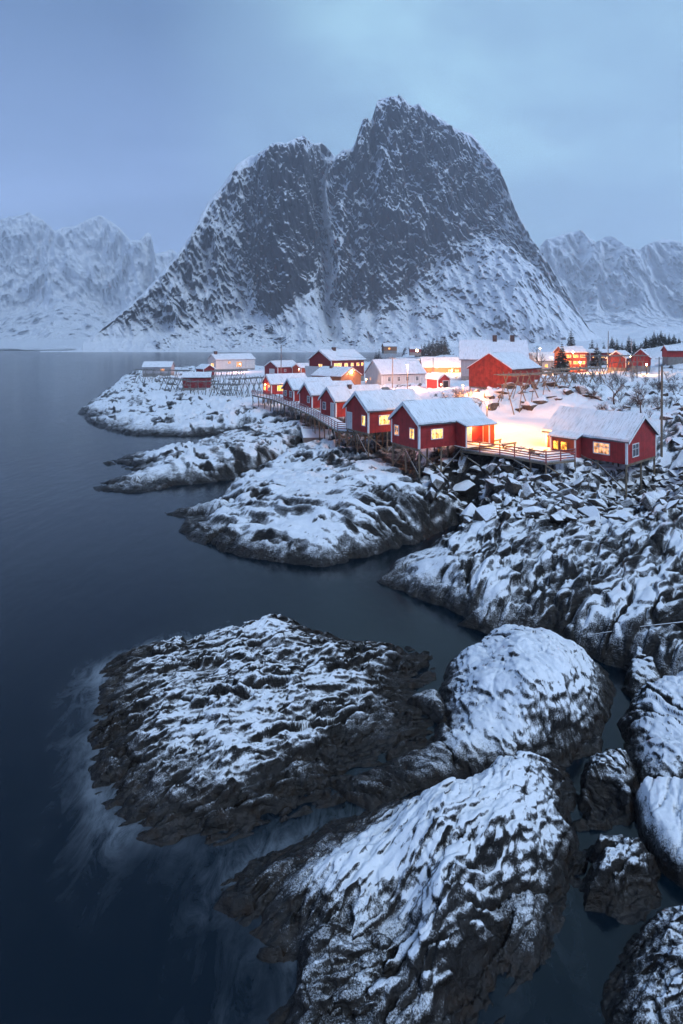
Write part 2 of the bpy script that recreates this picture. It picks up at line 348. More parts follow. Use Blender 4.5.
CD = [(640,300,15),(683,300,18),(600,350,12),(760,300,22),(560,300,11),(480,300,9),(430,300,7),(600,600,15),(683,600,25),(640,900,24),(720,1000,40),(560,900,12),(500,1000,12),(440,1000,8),(800,800,45),(500,600,9),(683,200,17),(760,180,20)]
pp, vv = [], []
def qc(X, Y): return (X/Y*560, 380*np.log(Y))
for c_ in CT:
    v = at(*c_); a, b_ = qc(v.x, v.y); pp.append((a, b_)); vv.append(v.z)
for px, D, z in CD:
    pp.append((px-CX, 380*math.log(D))); vv.append(z)
TR = RBF(pp, vv, c=14., reg=.05)
FLAT = [((13,62.6),(17,59.6),(21,57.0),(23.6,57.6),(24,62.5),(31,70),(34,84),(20,86),(15,76))]       # the lit yard
def terrain_h(X, Y, detail=True):
    A, B = qc(X, Y)
    T = np.maximum(TR(A, B), .4)
    far = sstep(180, 500, Y)
    s = 1+far*4
    wx = X+2.2*s*fbm(X/9/s, Y/9/s, X*0+2, 6, .62); wy = Y+2.8*s*fbm(X/9/s, Y/9/s, X*0+42, 6, .62)
    H = np.full(X.shape, -6.); U = np.full(X.shape, -50.)
    for poly, w, p in LOBES:
        d = sdf(wx, wy, poly); U = np.maximum(U, d)
        t = np.clip(d/w, 0, 1)
        H = np.maximum(H, np.where(d < 0, d*.7, T*(1-(1-t)**p)))
    d = sdf(wx, wy, VILL); U = np.maximum(U, d)
    t = np.clip(d/5., 0, 1)
    H = np.maximum(H, np.where(d < 0, d*.7, T*(1-(1-t)**2)))
    t = np.clip(U/9., 0, 1)
    H = np.maximum(H, np.where(U < 0, -6., T*.35*t))
    if not detail: return H, U, T
    env = sstep(-.5, 1.5, U)
    yard = sdf(X, Y, FLAT[0]); rough = env*(1-sstep(-2.5, 0.5, yard))
    vill = sstep(2, 10, sdf(X, Y, VILL))                     # smoother snowed ground in the village
    k = rough*(1-.7*vill)
    S = 11.
    ang = 1.15+.35*fbm(X/40, Y/40, X*0, 2)
    H = H+k*.9*fbm(X/9, Y/9, X*0+S, 3)
    ca, sa = np.where(X > 8, .77, -.94), np.where(X > 8, .64, .34)
    A1, B1 = X*ca+Y*sa, -X*sa+Y*ca
    h1 = ledges(A1, B1, Y*.10, 3.3, 15., 5.5, 4.0, 1.25, .20)+ledges(A1, B1, Y*.3, 13.3, 6., 1.9, 3., .45, .22)+ledges(A1, B1, Y*.5, 23.3, 2.4, .8, 2.2, .14, .25)
    h2 = fissures(A1, B1, 5.5, 11., 3.2, .75, .04)+fissures(A1*.5+B1, B1-A1*.6, 15.5, 5., 2., .3, .05)
    global LAST
    LAST = (A1, B1, h2)
    bk = sstep(6, 12, X)*(1-sstep(60, 75, Y))
    f1, fe, idv = cells(A1/2.2+.5*fbm(X/2, Y/2, X*0, 3), B1/1.2+.5*fbm(X/2, Y/2, X*0+5, 3), 3)
    H = H+k*(h1*(1-.45*bk)+h2*(1-.5*bk))+k*bk*.45*((idv-.5)*1.3-.7*np.exp(-fe*9))+k*.10*fbm(A1*.45, B1*1.2, X*0, 4)
    H = H+vill*rough*(.7*ledges(X, Y, 0, 44., 6., 3., 3., .6, .12)+.25*fbm(X/2., Y/2., X*0+3, 3))*sstep(-.2, .2, fbm(X/12, Y/12, X*0+33, 3))
    hill = far*env
    H = H+hill*(6*fbm(X/60, Y/60, X*0+4, 5)+6*(ridged(X/90, Y/90, X*0+6, 5)-.4))*np.clip(T/20, .1, 1.2)
    bank = sstep(5, 20, X)*sstep(84, 90, Y)*(1-sstep(150, 240, Y))*env          # rocky bank behind the yard
    H = H+bank*(.9*fbm(X/5, Y/5, X*0+14, 4)+.5*(ridged(X/6, Y/6, X*0+3, 4)-.4))
    H = np.where(yard > -1.2, H*(1-sstep(-1.2, .3, yard))+5.72*sstep(-1.2, .3, yard), H)
    return H, U, vill
cols = np.arange(-190, 900, 1.15)
rows = np.concatenate([np.arange(430, 22, -.72), np.arange(22, 6.3, -.22)])
Dg = 9520./rows
PXg, DG = np.meshgrid(cols, Dg)
XG = (PXg-CX)/F*DG
TH, TU, TV = terrain_h(XG, DG)
A1, B1, h2 = LAST
CABL = [(-21,120),(-14,108),(-8,98),(-3,86),(1,74),(4,64),(8,56.5),(18,59),(20,64),(14,72),(12,82),(6,94),(-2,104),(-8,116),(-12,128)]
RIP = [(5,62),(8,54),(11,46),(19,41),(30,43),(38,50),(36,60),(30,58),(22,58),(18,62)]
shel = sstep(-1.5, 1.5, sdf(XG, DG, CABL)); rip = sstep(-2.5, 1.5, sdf(XG, DG, RIP))
sD = 1+np.clip(DG-55, 0, 150)/70
bake = -.6*np.clip(-h2*2.2, 0, 1)+.60*fbm(A1/3.4/sD, B1/.75/sD, XG*0+61, 5)+.50*fbm(A1/9/sD, B1/2.2/sD, XG*0+71, 3)-.75*np.exp(-(fbm(A1/8/sD, B1/1.9/sD, XG*0+81, 4)/.045)**2)*sstep(-.1, .2, fbm(XG/9, DG/9, XG*0+83, 2))
sb = (bake-.13)*(1-.25*TV)-.50*shel-.04*rip+.24*TV*(1-.9*sstep(0, .35, fbm(XG/16, DG/16, XG*0+51, 4)))+.20*fbm(XG/6, DG/6, XG*0+21, 4)-.10*sstep(3, 30, XG)*(1-sstep(62, 80, DG))
jx = .12*fbm(XG/2.2, DG/2.2, TH/2.2, 3); jy = .12*fbm(XG/2.2+17, DG/2.2, TH/2.2, 3)
ground = grid_mesh('ground', XG+jx*(TH > 0)*(DG < 200), DG+jy*(TH > 0)*(DG < 200), TH, {'snow': np.clip(sb+.6*sstep(-1.5, .5, sdf(XG, DG, FLAT[0])), -1, 1)}, M['land'], keep=TH > -2.5)
tag(ground, 'snow-covered rocky shore and village ground', None, None, 'structure')
def ground_z(x, y):
    """height of the drawn ground at a spot, from the grid"""
    px = CX+x/y*F; c = (px-cols[0])/1.15; r = np.interp(-9520./y, -rows, np.arange(len(rows)))
    c = min(max(c, 0), len(cols)-2); r = min(max(r, 0), len(rows)-2)
    i, j = int(r), int(c); a, b_ = r-i, c-j
    return float((TH[i, j]*(1-b_)+TH[i, j+1]*b_)*(1-a)+(TH[i+1, j]*(1-b_)+TH[i+1, j+1]*b_)*a)

# ---------------------------------------------------------------- mountains
def massif(name, label, ridge, foot, D0, slope, cols_, nv, mat, seed, amp, snowf, bulge=None, backD=400, struct=True, ctop=.9, n=3., base=-3):
    px = cols_
    yr = np.interp(px, [r[0] for r in ridge], [r[1] for r in ridge])
    yf = np.interp(px, [r[0] for r in foot], [r[1] for r in foot])
    d0 = np.interp(px, [r[0] for r in D0], [r[1] for r in D0])
    s = (HY-yr)/F
    Zr = np.maximum((CH+s*d0)/(1-slope*s), 4.); Dr = d0+slope*Zr+20
    sf = np.clip((HY-yf)/F, -.01, 9)
    D1 = d0+.55*(Dr-d0); Z1 = np.clip(CH+sf*D1, 2, Zr*.9)
    D2 = d0+.82*(Dr-d0); Z2 = Z1+(Zr-Z1)*ctop
    T = np.linspace(0, 1, nv)[:, None]
    # arclength-like parameter: talus 0-.3, cliff .3-.75, cap .75-.86, back .86-1
    kn = [0, .34, .78, .88, 1.]
    def seg(a, b, c, d, e):
        out = np.zeros((nv, len(px)))
        vals = [a, b, c, d, e]
        for i in range(4):
            m = ((T >= kn[i]) & (T <= kn[i+1]))[:, 0]
            t = (T[m]-kn[i])/(kn[i+1]-kn[i])
            out[m] = vals[i][None]*(1-t)+vals[i+1][None]*t
        return out
    z0 = np.full(px.shape, float(base))
    D = seg(d0, D1, D2, Dr, Dr+backD*np.clip(Zr/400, .2, 2)); Z = seg(z0, Z1, Z2, Zr, Zr*.25)
    PX = np.broadcast_to(px[None], D.shape)
    # smooth the profile down the columns
    for A_ in (D, Z):
        for _ in range(int(nv*.03)**2//2+2):
            A_[1:-1] = .25*A_[:-2]+.5*A_[1:-1]+.25*A_[2:]
    # put the ridge back at its silhouette after smoothing
    k = ((HY-yr)/F)/np.maximum(((Z-CH)/D).max(0), 1e-4); k = np.clip(k, .6, 1.6)
    Z = np.where(Z > 0, Z*k[None], Z)
    if bulge is not None: D = D-bulge(PX, np.broadcast_to(T, D.shape))*sstep(0, .12, T)*(1-sstep(.8, .86, T))
    X = (PX-CX)/F*D
    sc = 1./amp[0]
    cl = sstep(.30, .42, T)*(1-sstep(.74, .84, T))
    q = lambda z, m=1.: (X*sc*m, D*sc*m, Z*sc*m*.7+z)
    r1 = ridged(*q(seed), 6, .55); r2 = fbm(*q(seed+9), 6, .55)
    r3 = ridged(*q(seed+5, 3.1), 5, .6)
    env = sstep(0, .08, T)*(.45+.55*cl)*np.clip(Zr/200, .1, 1.)[None]
    near_r = 1-.94*np.exp(-((T-.85)/.07)**2)
    dd = env*amp[1]*((r1-.45)*1.3+r2*.8+(r3-.4)*.45)
    # diagonal ledges on the cliffs
    u = (X*.55+Z*.85)*sc*2.2+1.2*fbm(*q(3, .8), 3)
    v = (X*-.9+Z*.5)*sc*3.1+1.2*fbm(*q(6, .8), 3)
    g = ridged(X*sc*4.5+Z*sc*1.2, D*sc*1.5, Z*sc*.9+seed, 5, .6)
    g2 = ridged(X*sc*9+Z*sc*6, D*sc*4, Z*sc*4+seed+7, 5, .62)
    dd = dd+env*amp[1]*(.14*saw(u % 1.)+.12*saw(v % 1.)+.75*(g-.4)+.42*(g2-.4))
    D = D-dd*near_r
    Z = Z+env*amp[1]*np.clip(near_r+.1, 0, 1)*(.35*r2+.30*(r1-.45)+.15*(r3-.4))
    e = ((Z-CH)/D)[int(nv*.6):].max(0); kk = np.ones(31)/31; pe = np.convolve(np.pad((HY-yr)/F-e, 15, 'edge'), kk, 'valid')
    Z = Z+np.where(Z > 0, pe[None]*D*sstep(.25, .8, T), 0)
    X = (PX-CX)/F*D
    PY = HY-(Z-CH)/D*F
    q_ = amp[0]/140.
    fine = .55*fbm(X/26/q_, D/26/q_, Z/22/q_, 5, .62)+.45*fbm((X*.6+Z*.8)/70/q_, (X*.8-Z*.6)/11/q_, D/30/q_, 5, .6)+.40*fbm((X*.45-Z*.9)/80/q_, (X*.9+Z*.45)/9/q_, D/30/q_+9, 4, .6)
    sn = snowf(PX, PY, fine, r1, r2)
    o = grid_mesh(name, X, D, Z, {'snow': sn}, M[mat])
    tag(o, label, None, None, 'structure')
    return o
G = lambda x, c, w: np.exp(-((x-c)/w)**2)
RID = [(40,352),(75,350),(110,322),(140,296),(170,264),(190,236),(208,202),(222,186),(236,165),(252,154),(262,152),(272,143),(285,143),(300,137),(312,141),(322,142),(335,156),(344,150),(352,147),(362,124),(371,117),(376,103),(384,98),(392,96.5),(404,99),(420,106),(440,118),(455,128),(472,134),(487,152),(500,170),(507,186),(517,212),(530,236),(545,258),(560,282),(575,306),(590,330),(612,345)]
FOOT = [(40,352),(110,340),(170,330),(235,322),(262,318),(280,320),(300,300),(318,285),(330,312),(350,318),(380,306),(410,288),(440,268),(470,254),(500,246),(530,262),(560,296),(600,340)]
def bul(px, t):
    gc = 325+5*np.sin(t*7)+3*np.sin(t*17)
    b = 130*G(px, 283, 32)*sstep(.15, .45, t)-95*G(px, gc, 10)-50*G(px, 249, 8)*sstep(.3, .5, t)+120*G(px, 395, 50)*sstep(.2, .5, t)-45*G(px, 352, 6)-40*G(px, 372, 5)-35*G(px, 410, 7)
    b = b+60*G(px, 520, 45)*(1-sstep(.25, .5, t))-22*G(px, 430, 10)+14*G(px, 305, 5)
    return b
DK1 = [(252,172),(262,160),(280,150),(300,148),(314,165),(320,200),(320,250),(312,285),(292,300),(274,317),(262,308),(252,285),(244,255),(241,215)]
DK2 = [(332,170),(350,152),(362,130),(372,108),(385,99),(410,106),(450,132),(478,160),(492,195),(500,226),(470,246),(440,258),(412,284),(388,310),(362,314),(336,302),(327,255)]
def snm(px, py, fine, r1, r2):
    wx, wy = px+9*fbm(px/22, py/22, px*0+1, 4), py+9*fbm(px/22, py/22, px*0+11, 4)
    d = sstep(-7, 5, sdf(wx, wy, DK1)); d2 = sstep(-8, 8, sdf(wx, wy, DK2)); dk = np.maximum(d, d2*.9)
    s = .66-.66*np.maximum(d, d2*.78)
    s = s+.14*sstep(300, 330, py)*(1-dk)+.16*sstep(470, 520, px)*sstep(240, 280, py)
    s = s+.75*np.exp(-((wx-(325+5*np.sin((325-py)/38)))/3.4)**2)*sstep(170, 190, py)*(1-sstep(300, 320, py))
    for x0, x1, y0, y1 in ((346, 334, 170, 295), (300, 316, 165, 210), (262, 246, 165, 230), (425, 455, 140, 215), (392, 372, 120, 200)):
        t = np.clip((py-y0)/(y1-y0), 0, 1); s = s+.55*np.exp(-((wx-(x0+(x1-x0)*t))/1.7)**2)*(py > y0)*(py < y1)
    return s+1.25*fine+.25*r2-.15*(r1-.5)
massif('mountain', 'steep dark rock mountain dusted with snow above the village', RID, FOOT, [(40,1180),(200,1150),(420,1120),(620,1200)], .62, np.arange(40, 616, .62), 620, 'mount', 2.3, (140., 52.), snm, bul)
def snl(px, py, fine, r1, r2): return 1.1+1.1*fine+.5*r2-.35*(r1-.5)
LR = [(-260,230),(-120,215),(-60,205),(-20,228),(0,219),(14,216),(28,213),(42,219),(55,231),(64,227),(75,226),(88,219),(100,215),(112,222),(120,228),(130,240),(140,240),(147,232),(151,234),(155,254),(163,252),(172,249),(180,256),(192,262),(240,280),(330,300)]
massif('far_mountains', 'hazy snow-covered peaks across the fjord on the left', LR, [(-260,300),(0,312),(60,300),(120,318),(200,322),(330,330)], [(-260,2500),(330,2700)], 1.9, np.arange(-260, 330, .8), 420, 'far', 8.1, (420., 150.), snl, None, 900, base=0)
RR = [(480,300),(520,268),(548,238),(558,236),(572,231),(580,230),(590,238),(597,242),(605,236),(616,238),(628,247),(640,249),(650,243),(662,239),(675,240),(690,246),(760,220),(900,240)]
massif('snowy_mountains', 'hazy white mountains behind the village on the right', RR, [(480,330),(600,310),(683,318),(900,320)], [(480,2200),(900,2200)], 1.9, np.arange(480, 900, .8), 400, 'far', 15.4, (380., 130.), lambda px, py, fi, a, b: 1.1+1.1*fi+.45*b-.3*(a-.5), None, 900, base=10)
# the low far shore left of the mountain
cx_ = np.arange(-260, 120, 1.); dr = np.linspace(1500, 2900, 120)
PXs, DS = np.meshgrid(cx_, dr); XS = (PXs-CX)/F*DS
ZS = -4+30*sstep(1900, 2600, DS)+26*fbm(XS/260, DS/260, XS*0+3, 5)+10*sstep(2000, 2300, DS)
tag(grid_mesh('far_shore', XS, DS, ZS, {'snow': .15+1.0*fbm(XS/60, DS/60, XS*0, 4)}, M['far'], keep=ZS > -8), 'low snowy shore under the far peaks', None, None, 'structure')
# valley floor behind the village on the right
cx_ = np.arange(560, 960, 1.5); dr = np.linspace(1000, 2600, 160)
PXs, DS = np.meshgrid(cx_, dr); XS = (PXs-CX)/F*DS
ZS = 8+sstep(1000, 2500, DS)*75+38*fbm(XS/240, DS/240, XS*0+3, 5)+14*(ridged(XS/150, DS/150, XS*0, 4)-.4)
tag(grid_mesh('valley', XS, DS, ZS, {'snow': .15+1.0*fbm(XS/60, DS/60, XS*0, 4)}, M['far']), 'snowy valley floor behind the village', None, None, 'structure')

# ---------------------------------------------------------------- water
m, nt = newmat('sea_water'); b = N(nt)
geo = b.n('ShaderNodeNewGeometry'); pos = geo.outputs['Position']
mp = b.n('ShaderNodeMapping', {'Vector': pos, 'Scale': (1., .45, 1.), 'Rotation': (0, 0, .3)})
w1 = b.noise(mp.outputs[0], .9, 5., .55); w2 = b.noise(mp.outputs[0], .12, 4., .5)
bp = b.n('ShaderNodeBump', {'Strength': .25, 'Distance': .12, 'Height': b.math('ADD', w1, b.math('MULTIPLY', w2, 2.))}).outputs[0]
fo = b.n('ShaderNodeAttribute', attribute_name='foam').outputs['Fac']
mp2 = b.n('ShaderNodeMapping', {'Vector': pos, 'Scale': (1., .5, 1.), 'Rotation': (0, 0, -.9)})
fn = b.noise(mp2.outputs[0], 1.1, 10., .74, .9)
fn2 = b.noise(pos, .22, 4., .5, .6)
ff = b.math('MULTIPLY', b.mapr(b.math('ADD', fn, b.math('MULTIPLY', fo, .18)), .42, .78), b.math('MULTIPLY', fo, b.mapr(fn2, .3, .65)), clamp=True)
p1 = b.n('ShaderNodeBsdfPrincipled', {'Base Color': C4(.0005, .0052, .0105), 'Roughness': .17, 'IOR': 1.33, 'Normal': bp})
p2 = b.n('ShaderNodeBsdfDiffuse', {'Color': C4(.42, .48, .55)})
ms = b.n('ShaderNodeMixShader', {0: b.math('MULTIPLY', ff, .45)}); nt.links.new(p1.outputs[0], ms.inputs[1]); nt.links.new(p2.outputs[0], ms.inputs[2])
b.out(ms.outputs[0]); M['water'] = m
ys = np.concatenate([[-4, 3, 8], np.geomspace(10, 60, 260), np.geomspace(61, 7000, 60)])
us = np.concatenate([np.linspace(-3, -.85, 20), np.linspace(-.84, .84, 380), np.linspace(.85, 3, 20)])
US, YS = np.meshgrid(us, ys); XW = US*np.maximum(YS, 14)
fm = XW*0
for k_, pl in OUTL.items():
    cxp = sum(q[0] for q in pl)/len(pl); cyp = sum(q[1] for q in pl)/len(pl)
    if not (k_.startswith('rock_island') or k_.startswith('whaleback') or k_.startswith('seaweed')): continue
    d = -sdf(XW, YS, pl)
    f = np.exp(-np.maximum(d, 0)/.9)
    side = sstep(.5, -3.5, XW-cxp) if k_.startswith('rock_island') else .55*sstep(0., -3., XW-cxp)
    fm = np.maximum(fm, f*(.12+.9*side))
water = grid_mesh('water', XW, YS, XW*0, {'foam': fm}, M['water'])
tag(water, 'still dark blue fjord water', None, None, 'structure')
# ---------------------------------------------------------------- small builders
class MB:
    def __init__(s): s.v = []; s.f = []
    def add(s, vs, fs):
        o = len(s.v); s.v += [tuple(v) for v in vs]; s.f += [tuple(i+o for i in f) for f in fs]; return s
    def box(s, a, b, fr=None):
        x0, y0, z0 = a; x1, y1, z1 = b
        vs = [Vector(q) for q in ((x0,y0,z0),(x1,y0,z0),(x1,y1,z0),(x0,y1,z0),(x0,y0,z1),(x1,y0,z1),(x1,y1,z1),(x0,y1,z1))]
        if fr: vs = [fr(v) for v in vs]
        return s.add(vs, [(0,3,2,1),(4,5,6,7),(0,1,5,4),(1,2,6,5),(2,3,7,6),(3,0,4,7)])
    def beam(s, p, q, w, h=None, up=Vector((0,0,1))):
        p, q = Vector(p), Vector(q); h = h or w; d = (q-p).normalized()
        if abs(d.dot(up)) > .98: up = Vector((1,0,0))
        a = d.cross(up).normalized()*w/2; b_ = a.cross(d).normalized()*h/2
        vs = [p-a-b_, p+a-b_, p+a+b_, p-a+b_, q-a-b_, q+a-b_, q+a+b_, q-a+b_]
        return s.add(vs, [(0,3,2,1),(4,5,6,7),(0,1,5,4),(1,2,6,5),(2,3,7,6),(3,0,4,7)])
    def tube(s, pts, rad, n=7, cap=True):
        pts = [Vector(p) for p in pts]; rad = rad if hasattr(rad, '__len__') else [rad]*len(pts); vs = []; fs = []
        for i, p in enumerate(pts):
            d = (pts[min(i+1, len(pts)-1)]-pts[max(i-1, 0)]).normalized()
            a = d.cross(Vector((.13,.97,.21)) if abs(d.z) > .9 else Vector((0,0,1))).normalized(); c = d.cross(a)
            vs += [p+(a*math.cos(t)+c*math.sin(t))*rad[i] for t in [2*PI*k/n for k in range(n)]]
        for i in range(len(pts)-1):
            for k in range(n): fs.append((i*n+k, i*n+(k+1)%n, (i+1)*n+(k+1)%n, (i+1)*n+k))
        if cap: fs += [tuple(range(n))[::-1], tuple(range((len(pts)-1)*n, len(pts)*n))]
        return s.add(vs, fs)
    def build(s, name, mat, parent=None, bevel=0, smooth=False):
        me = bpy.data.meshes.new(name); me.from_pydata(s.v, [], s.f); me.update()
        if mat: me.materials.append(M[mat] if isinstance(mat, str) else mat)
        if smooth: me.polygons.foreach_set('use_smooth', [True]*len(me.polygons))
        o = bpy.data.objects.new(name, me); COL.objects.link(o)
        if parent: o.parent = parent
        if bevel:
            md = o.modifiers.new('bevel', 'BEVEL'); md.width = bevel; md.segments = 2
        return o
def empty(name, loc, rz, label, cat, group=None):
    o = bpy.data.objects.new(name, None); COL.objects.link(o); o.location = loc; o.rotation_euler = (0, 0, rz)
    o.empty_display_size = .3
    return tag(o, label, cat, group)
def copy_tree(o, parent=None, deep=None):
    c = o.copy(); COL.objects.link(c)
    if parent: c.parent = parent
    for ch in [x for x in list(COL.objects) if x.parent == o and x != c]: copy_tree(ch, c)
    return c

def paint(name, col, rough=.7, planks=0., var=.25, snow=0., metal=0., bump=.3):
    m, nt = newmat(name); b = N(nt)
    tc = b.n('ShaderNodeTexCoord').outputs['Object']
    s = b.n('ShaderNodeSeparateXYZ', {0: tc})
    geo = b.n('ShaderNodeNewGeometry')
    n1 = b.noise(tc, 1.3, 6., .65)
    mp = b.n('ShaderNodeMapping', {'Vector': tc, 'Scale': (9, 9, .7)}); n2 = b.noise(mp.outputs[0], 1., 5., .6)
    c = b.mix(b.mapr(n1, .3, .7), C4(*[v*(1-var) for v in col]), C4(*[min(1, v*(1+var)) for v in col]))
    c = b.mix(b.math('MULTIPLY', b.mapr(n2, .45, .8), .5), c, C4(*[v*.55 for v in col]))
    h = n2
    if planks:
        xy = b.math('ADD', s.outputs[0], s.outputs[1])
        fr = b.math('FRACT', b.math('MULTIPLY', xy, 1/planks))
        gap = b.mapr(b.math('ABSOLUTE', b.math('SUBTRACT', fr, .5)), .38, .48, 1., 0.)
        wn = b.n('ShaderNodeTexWhiteNoise', {'W': b.math('FLOOR', b.math('MULTIPLY', xy, 1/planks))}, noise_dimensions='1D').outputs['Value']
        c = b.mix(b.math('MULTIPLY', wn, .35), c, C4(*[v*.5 for v in col]))
        c = b.mix(b.math('SUBTRACT', 1., gap), c, C4(*[v*.35 for v in col]))
        h = b.math('ADD', n2, b.math('MULTIPLY', gap, 1.5))
    if snow:
        nz = b.n('ShaderNodeSeparateXYZ', {0: geo.outputs['Normal']}).outputs[2]
        n3 = b.noise(tc, 4., 5., .6)
        sf = b.mapr(b.math('ADD', nz, b.math('MULTIPLY', b.math('SUBTRACT', n3, .5), .6)), .75-snow, .9-snow)
        c = b.mix(sf, c, SNOW)
    bp = b.n('ShaderNodeBump', {'Strength': bump, 'Distance': .03, 'Height': h}).outputs[0]
    p = b.n('ShaderNodeBsdfPrincipled', {'Base Color': c, 'Roughness': rough, 'Metallic': metal, 'Normal': bp}); b.out(p.outputs[0])
    M[name] = m; return m
def snowmat(name, dirt=.0, stripes=0.):
    m, nt = newmat(name); b = N(nt)
    tc = b.n('ShaderNodeTexCoord').outputs['Object']
    n1 = b.noise(tc, .8, 7., .6); n2 = b.noise(tc, 7., 5., .6)
    c = b.mix(b.mapr(n1, .3, .7), SNOW, C4(.72, .75, .80))
    mp = b.n('ShaderNodeMapping', {'Vector': tc, 'Scale': (5., .5, .5)}); n3 = b.noise(mp.outputs[0], 1.5, 6., .7)
    c = b.mix(b.math('MULTIPLY', b.mapr(b.math('ADD', n3, b.math('MULTIPLY', n2, .3)), .62, .85), dirt), c, C4(.16, .14, .13))
    h = b.math('ADD', b.math('MULTIPLY', n1, 1.5), b.math('MULTIPLY', n2, .3))
    bp = b.n('ShaderNodeBump', {'Strength': .5, 'Distance': .12, 'Height': h}).outputs[0]
    p = b.n('ShaderNodeBsdfPrincipled', {'Base Color': c, 'Roughness': .85, 'Normal': bp}); b.out(p.outputs[0])
    M[name] = m
def glow(name, col, strength, pattern=True):
    m, nt = newmat(name); b = N(nt)
    tc = b.n('ShaderNodeTexCoord').outputs['Object']
    n1 = b.noise(tc, 2.2, 3., .5)
    mp = b.n('ShaderNodeMapping', {'Vector': tc, 'Scale': (3., 3., .6)}); n2 = b.noise(mp.outputs[0], 1.4, 3., .5)
    k = b.mapr(b.math('ADD', b.math('MULTIPLY', n1, .5), b.math('MULTIPLY', n2, .5)), .40, .60, .18, 1.35) if pattern else 1.
    e = b.n('ShaderNodeEmission', {'Color': C4(*col), 'Strength': b.math('MULTIPLY', k, strength) if pattern else strength})
    b.out(e.outputs[0]); M[name] = m
paint('red_boards', (.38, .024, .024), .75, .16, .32)
paint('barn_boards', (.36, .040, .025), .85, .22, .42)
paint('dark_red_boards', (.24, .018, .024), .75, .16, .2)
paint('orange_boards', (.34, .055, .02), .7, .16, .15)
paint('ochre_boards', (.30, .13, .06), .75, .18, .15)
paint('white_boards', (.66, .63, .62), .75, .18, .06)
paint('grey_boards', (.42, .40, .42), .75, .18, .08)
paint('white_trim', (.74, .74, .74), .6, 0, .06)
paint('old_wood', (.17, .13, .09), .85, 0, .35, .12)
paint('grey_wood', (.13, .125, .115), .85, 0, .35, .05)
paint('rack_wood', (.20, .155, .11), .85, 0, .3, .10)
paint('rail_red', (.22, .03, .035), .75, 0, .2, .12)
paint('deck_wood', (.14, .11, .085), .85, .18, .3, .35)
paint('door_white', (.62, .62, .62), .6, .2, .06)
paint('door_dark', (.05, .02, .018), .7, .2, .2)
paint('brick', (.10, .06, .05), .9, 0, .4, .15)
paint('concrete', (.22, .21, .20), .9, 0, .2, .1)
paint('iron', (.04, .04, .045), .5, 0, .2, 0, .7)
paint('slate', (.08, .08, .09), .7, 0, .3, 0)
paint('bark', (.045, .036, .03), .9, 0, .3, .25)
paint('shrub_bark', (.060, .042, .034), .9, 0, .3, .15)
paint('needles', (.018, .030, .022), .9, 0, .4, .0)
paint('car_paint', (.05, .055, .065), .35, 0, .1, .3)
paint('rubber', (.02, .02, .02), .8, 0, .1)
snowmat('roof_snow', .5); snowmat('clean_snow')
glow('lit_pane', (1., .50, .13), 2.6); glow('dim_pane', (1., .46, .22), 1.1); glow('hot_pane', (1., .36, .05), 3.2)
glow('bulb', (1., .62, .25), 60., False)
m, nt = newmat('dark_pane'); b = N(nt)
b.out(b.n('ShaderNodeBsdfPrincipled', {'Base Color': C4(.03, .04, .055), 'Roughness': .12}).outputs[0]); M['dark_pane'] = m

# ---------------------------------------------------------------- houses
def window(root, fr, s, z, w, h, pane='lit_pane', lights=2, trim='white_trim', wf=.09):
    """s, z: centre; fr maps (along, out, up) to the house"""
    mb = MB(); s0, s1, z0, z1 = s-w/2, s+w/2, z-h/2, z+h/2
    mb.box((s0, .0, z0), (s0+wf, .06, z1), fr); mb.box((s1-wf, .0, z0), (s1, .06, z1), fr)
    mb.box((s0+wf, .0, z1-wf), (s1-wf, .06, z1), fr); mb.box((s0+wf, .0, z0), (s1-wf, .075, z0+wf), fr)
    f = mb.build('window', trim, root)
    MB().box((s0+wf, .005, z0+wf), (s1-wf, .02, z1-wf), fr).build('pane', pane, f)
    mu = MB(); t = .045
    for k in range(1, lights):
        x = s0+wf+(w-2*wf)*k/lights
        mu.box((x-t/2, .022, z0+wf), (x+t/2, .05, z1-wf), fr)
    zz = z0+wf+(h-2*wf)*.62
    xs = [s0+wf+(w-2*wf)*k/lights for k in range(lights+1)]
    for a, c in zip(xs[:-1], xs[1:]): mu.box((a+t/2+.001, .024, zz-t/2), (c-t/2-.001, .047, zz+t/2), fr)
    mu.build('muntin', trim, f)
    return f
def door(root, fr, s, z0, w=.95, h=2., mat='door_white', trim='white_trim'):
    f = MB().box((s-w/2, 0, z0), (s+w/2, .035, z0+h), fr).build('door', mat, root)
    mb = MB(); mb.box((s-w/2-.1, 0, z0), (s-w/2-.001, .06, z0+h+.1), fr); mb.box((s+w/2+.001, 0, z0), (s+w/2+.1, .06, z0+h+.1), fr); mb.box((s-w/2, 0, z0+h+.001), (s+w/2, .06, z0+h+.1), fr)
    mb.build('frame', trim, f)
    MB().box((s+w/2-.16, .036, z0+.95), (s+w/2-.08, .09, z0+1.0), fr).build('handle', 'iron', f)
    return f
def frames(L, Wd):
    return {'front': lambda v: Vector((v.x, -v.y, v.z)), 'back': lambda v: Vector((L-v.x, Wd+v.y, v.z)),
            'left': lambda v: Vector((-v.y, Wd-v.x, v.z)), 'right': lambda v: Vector((L+v.y, v.x, v.z))}
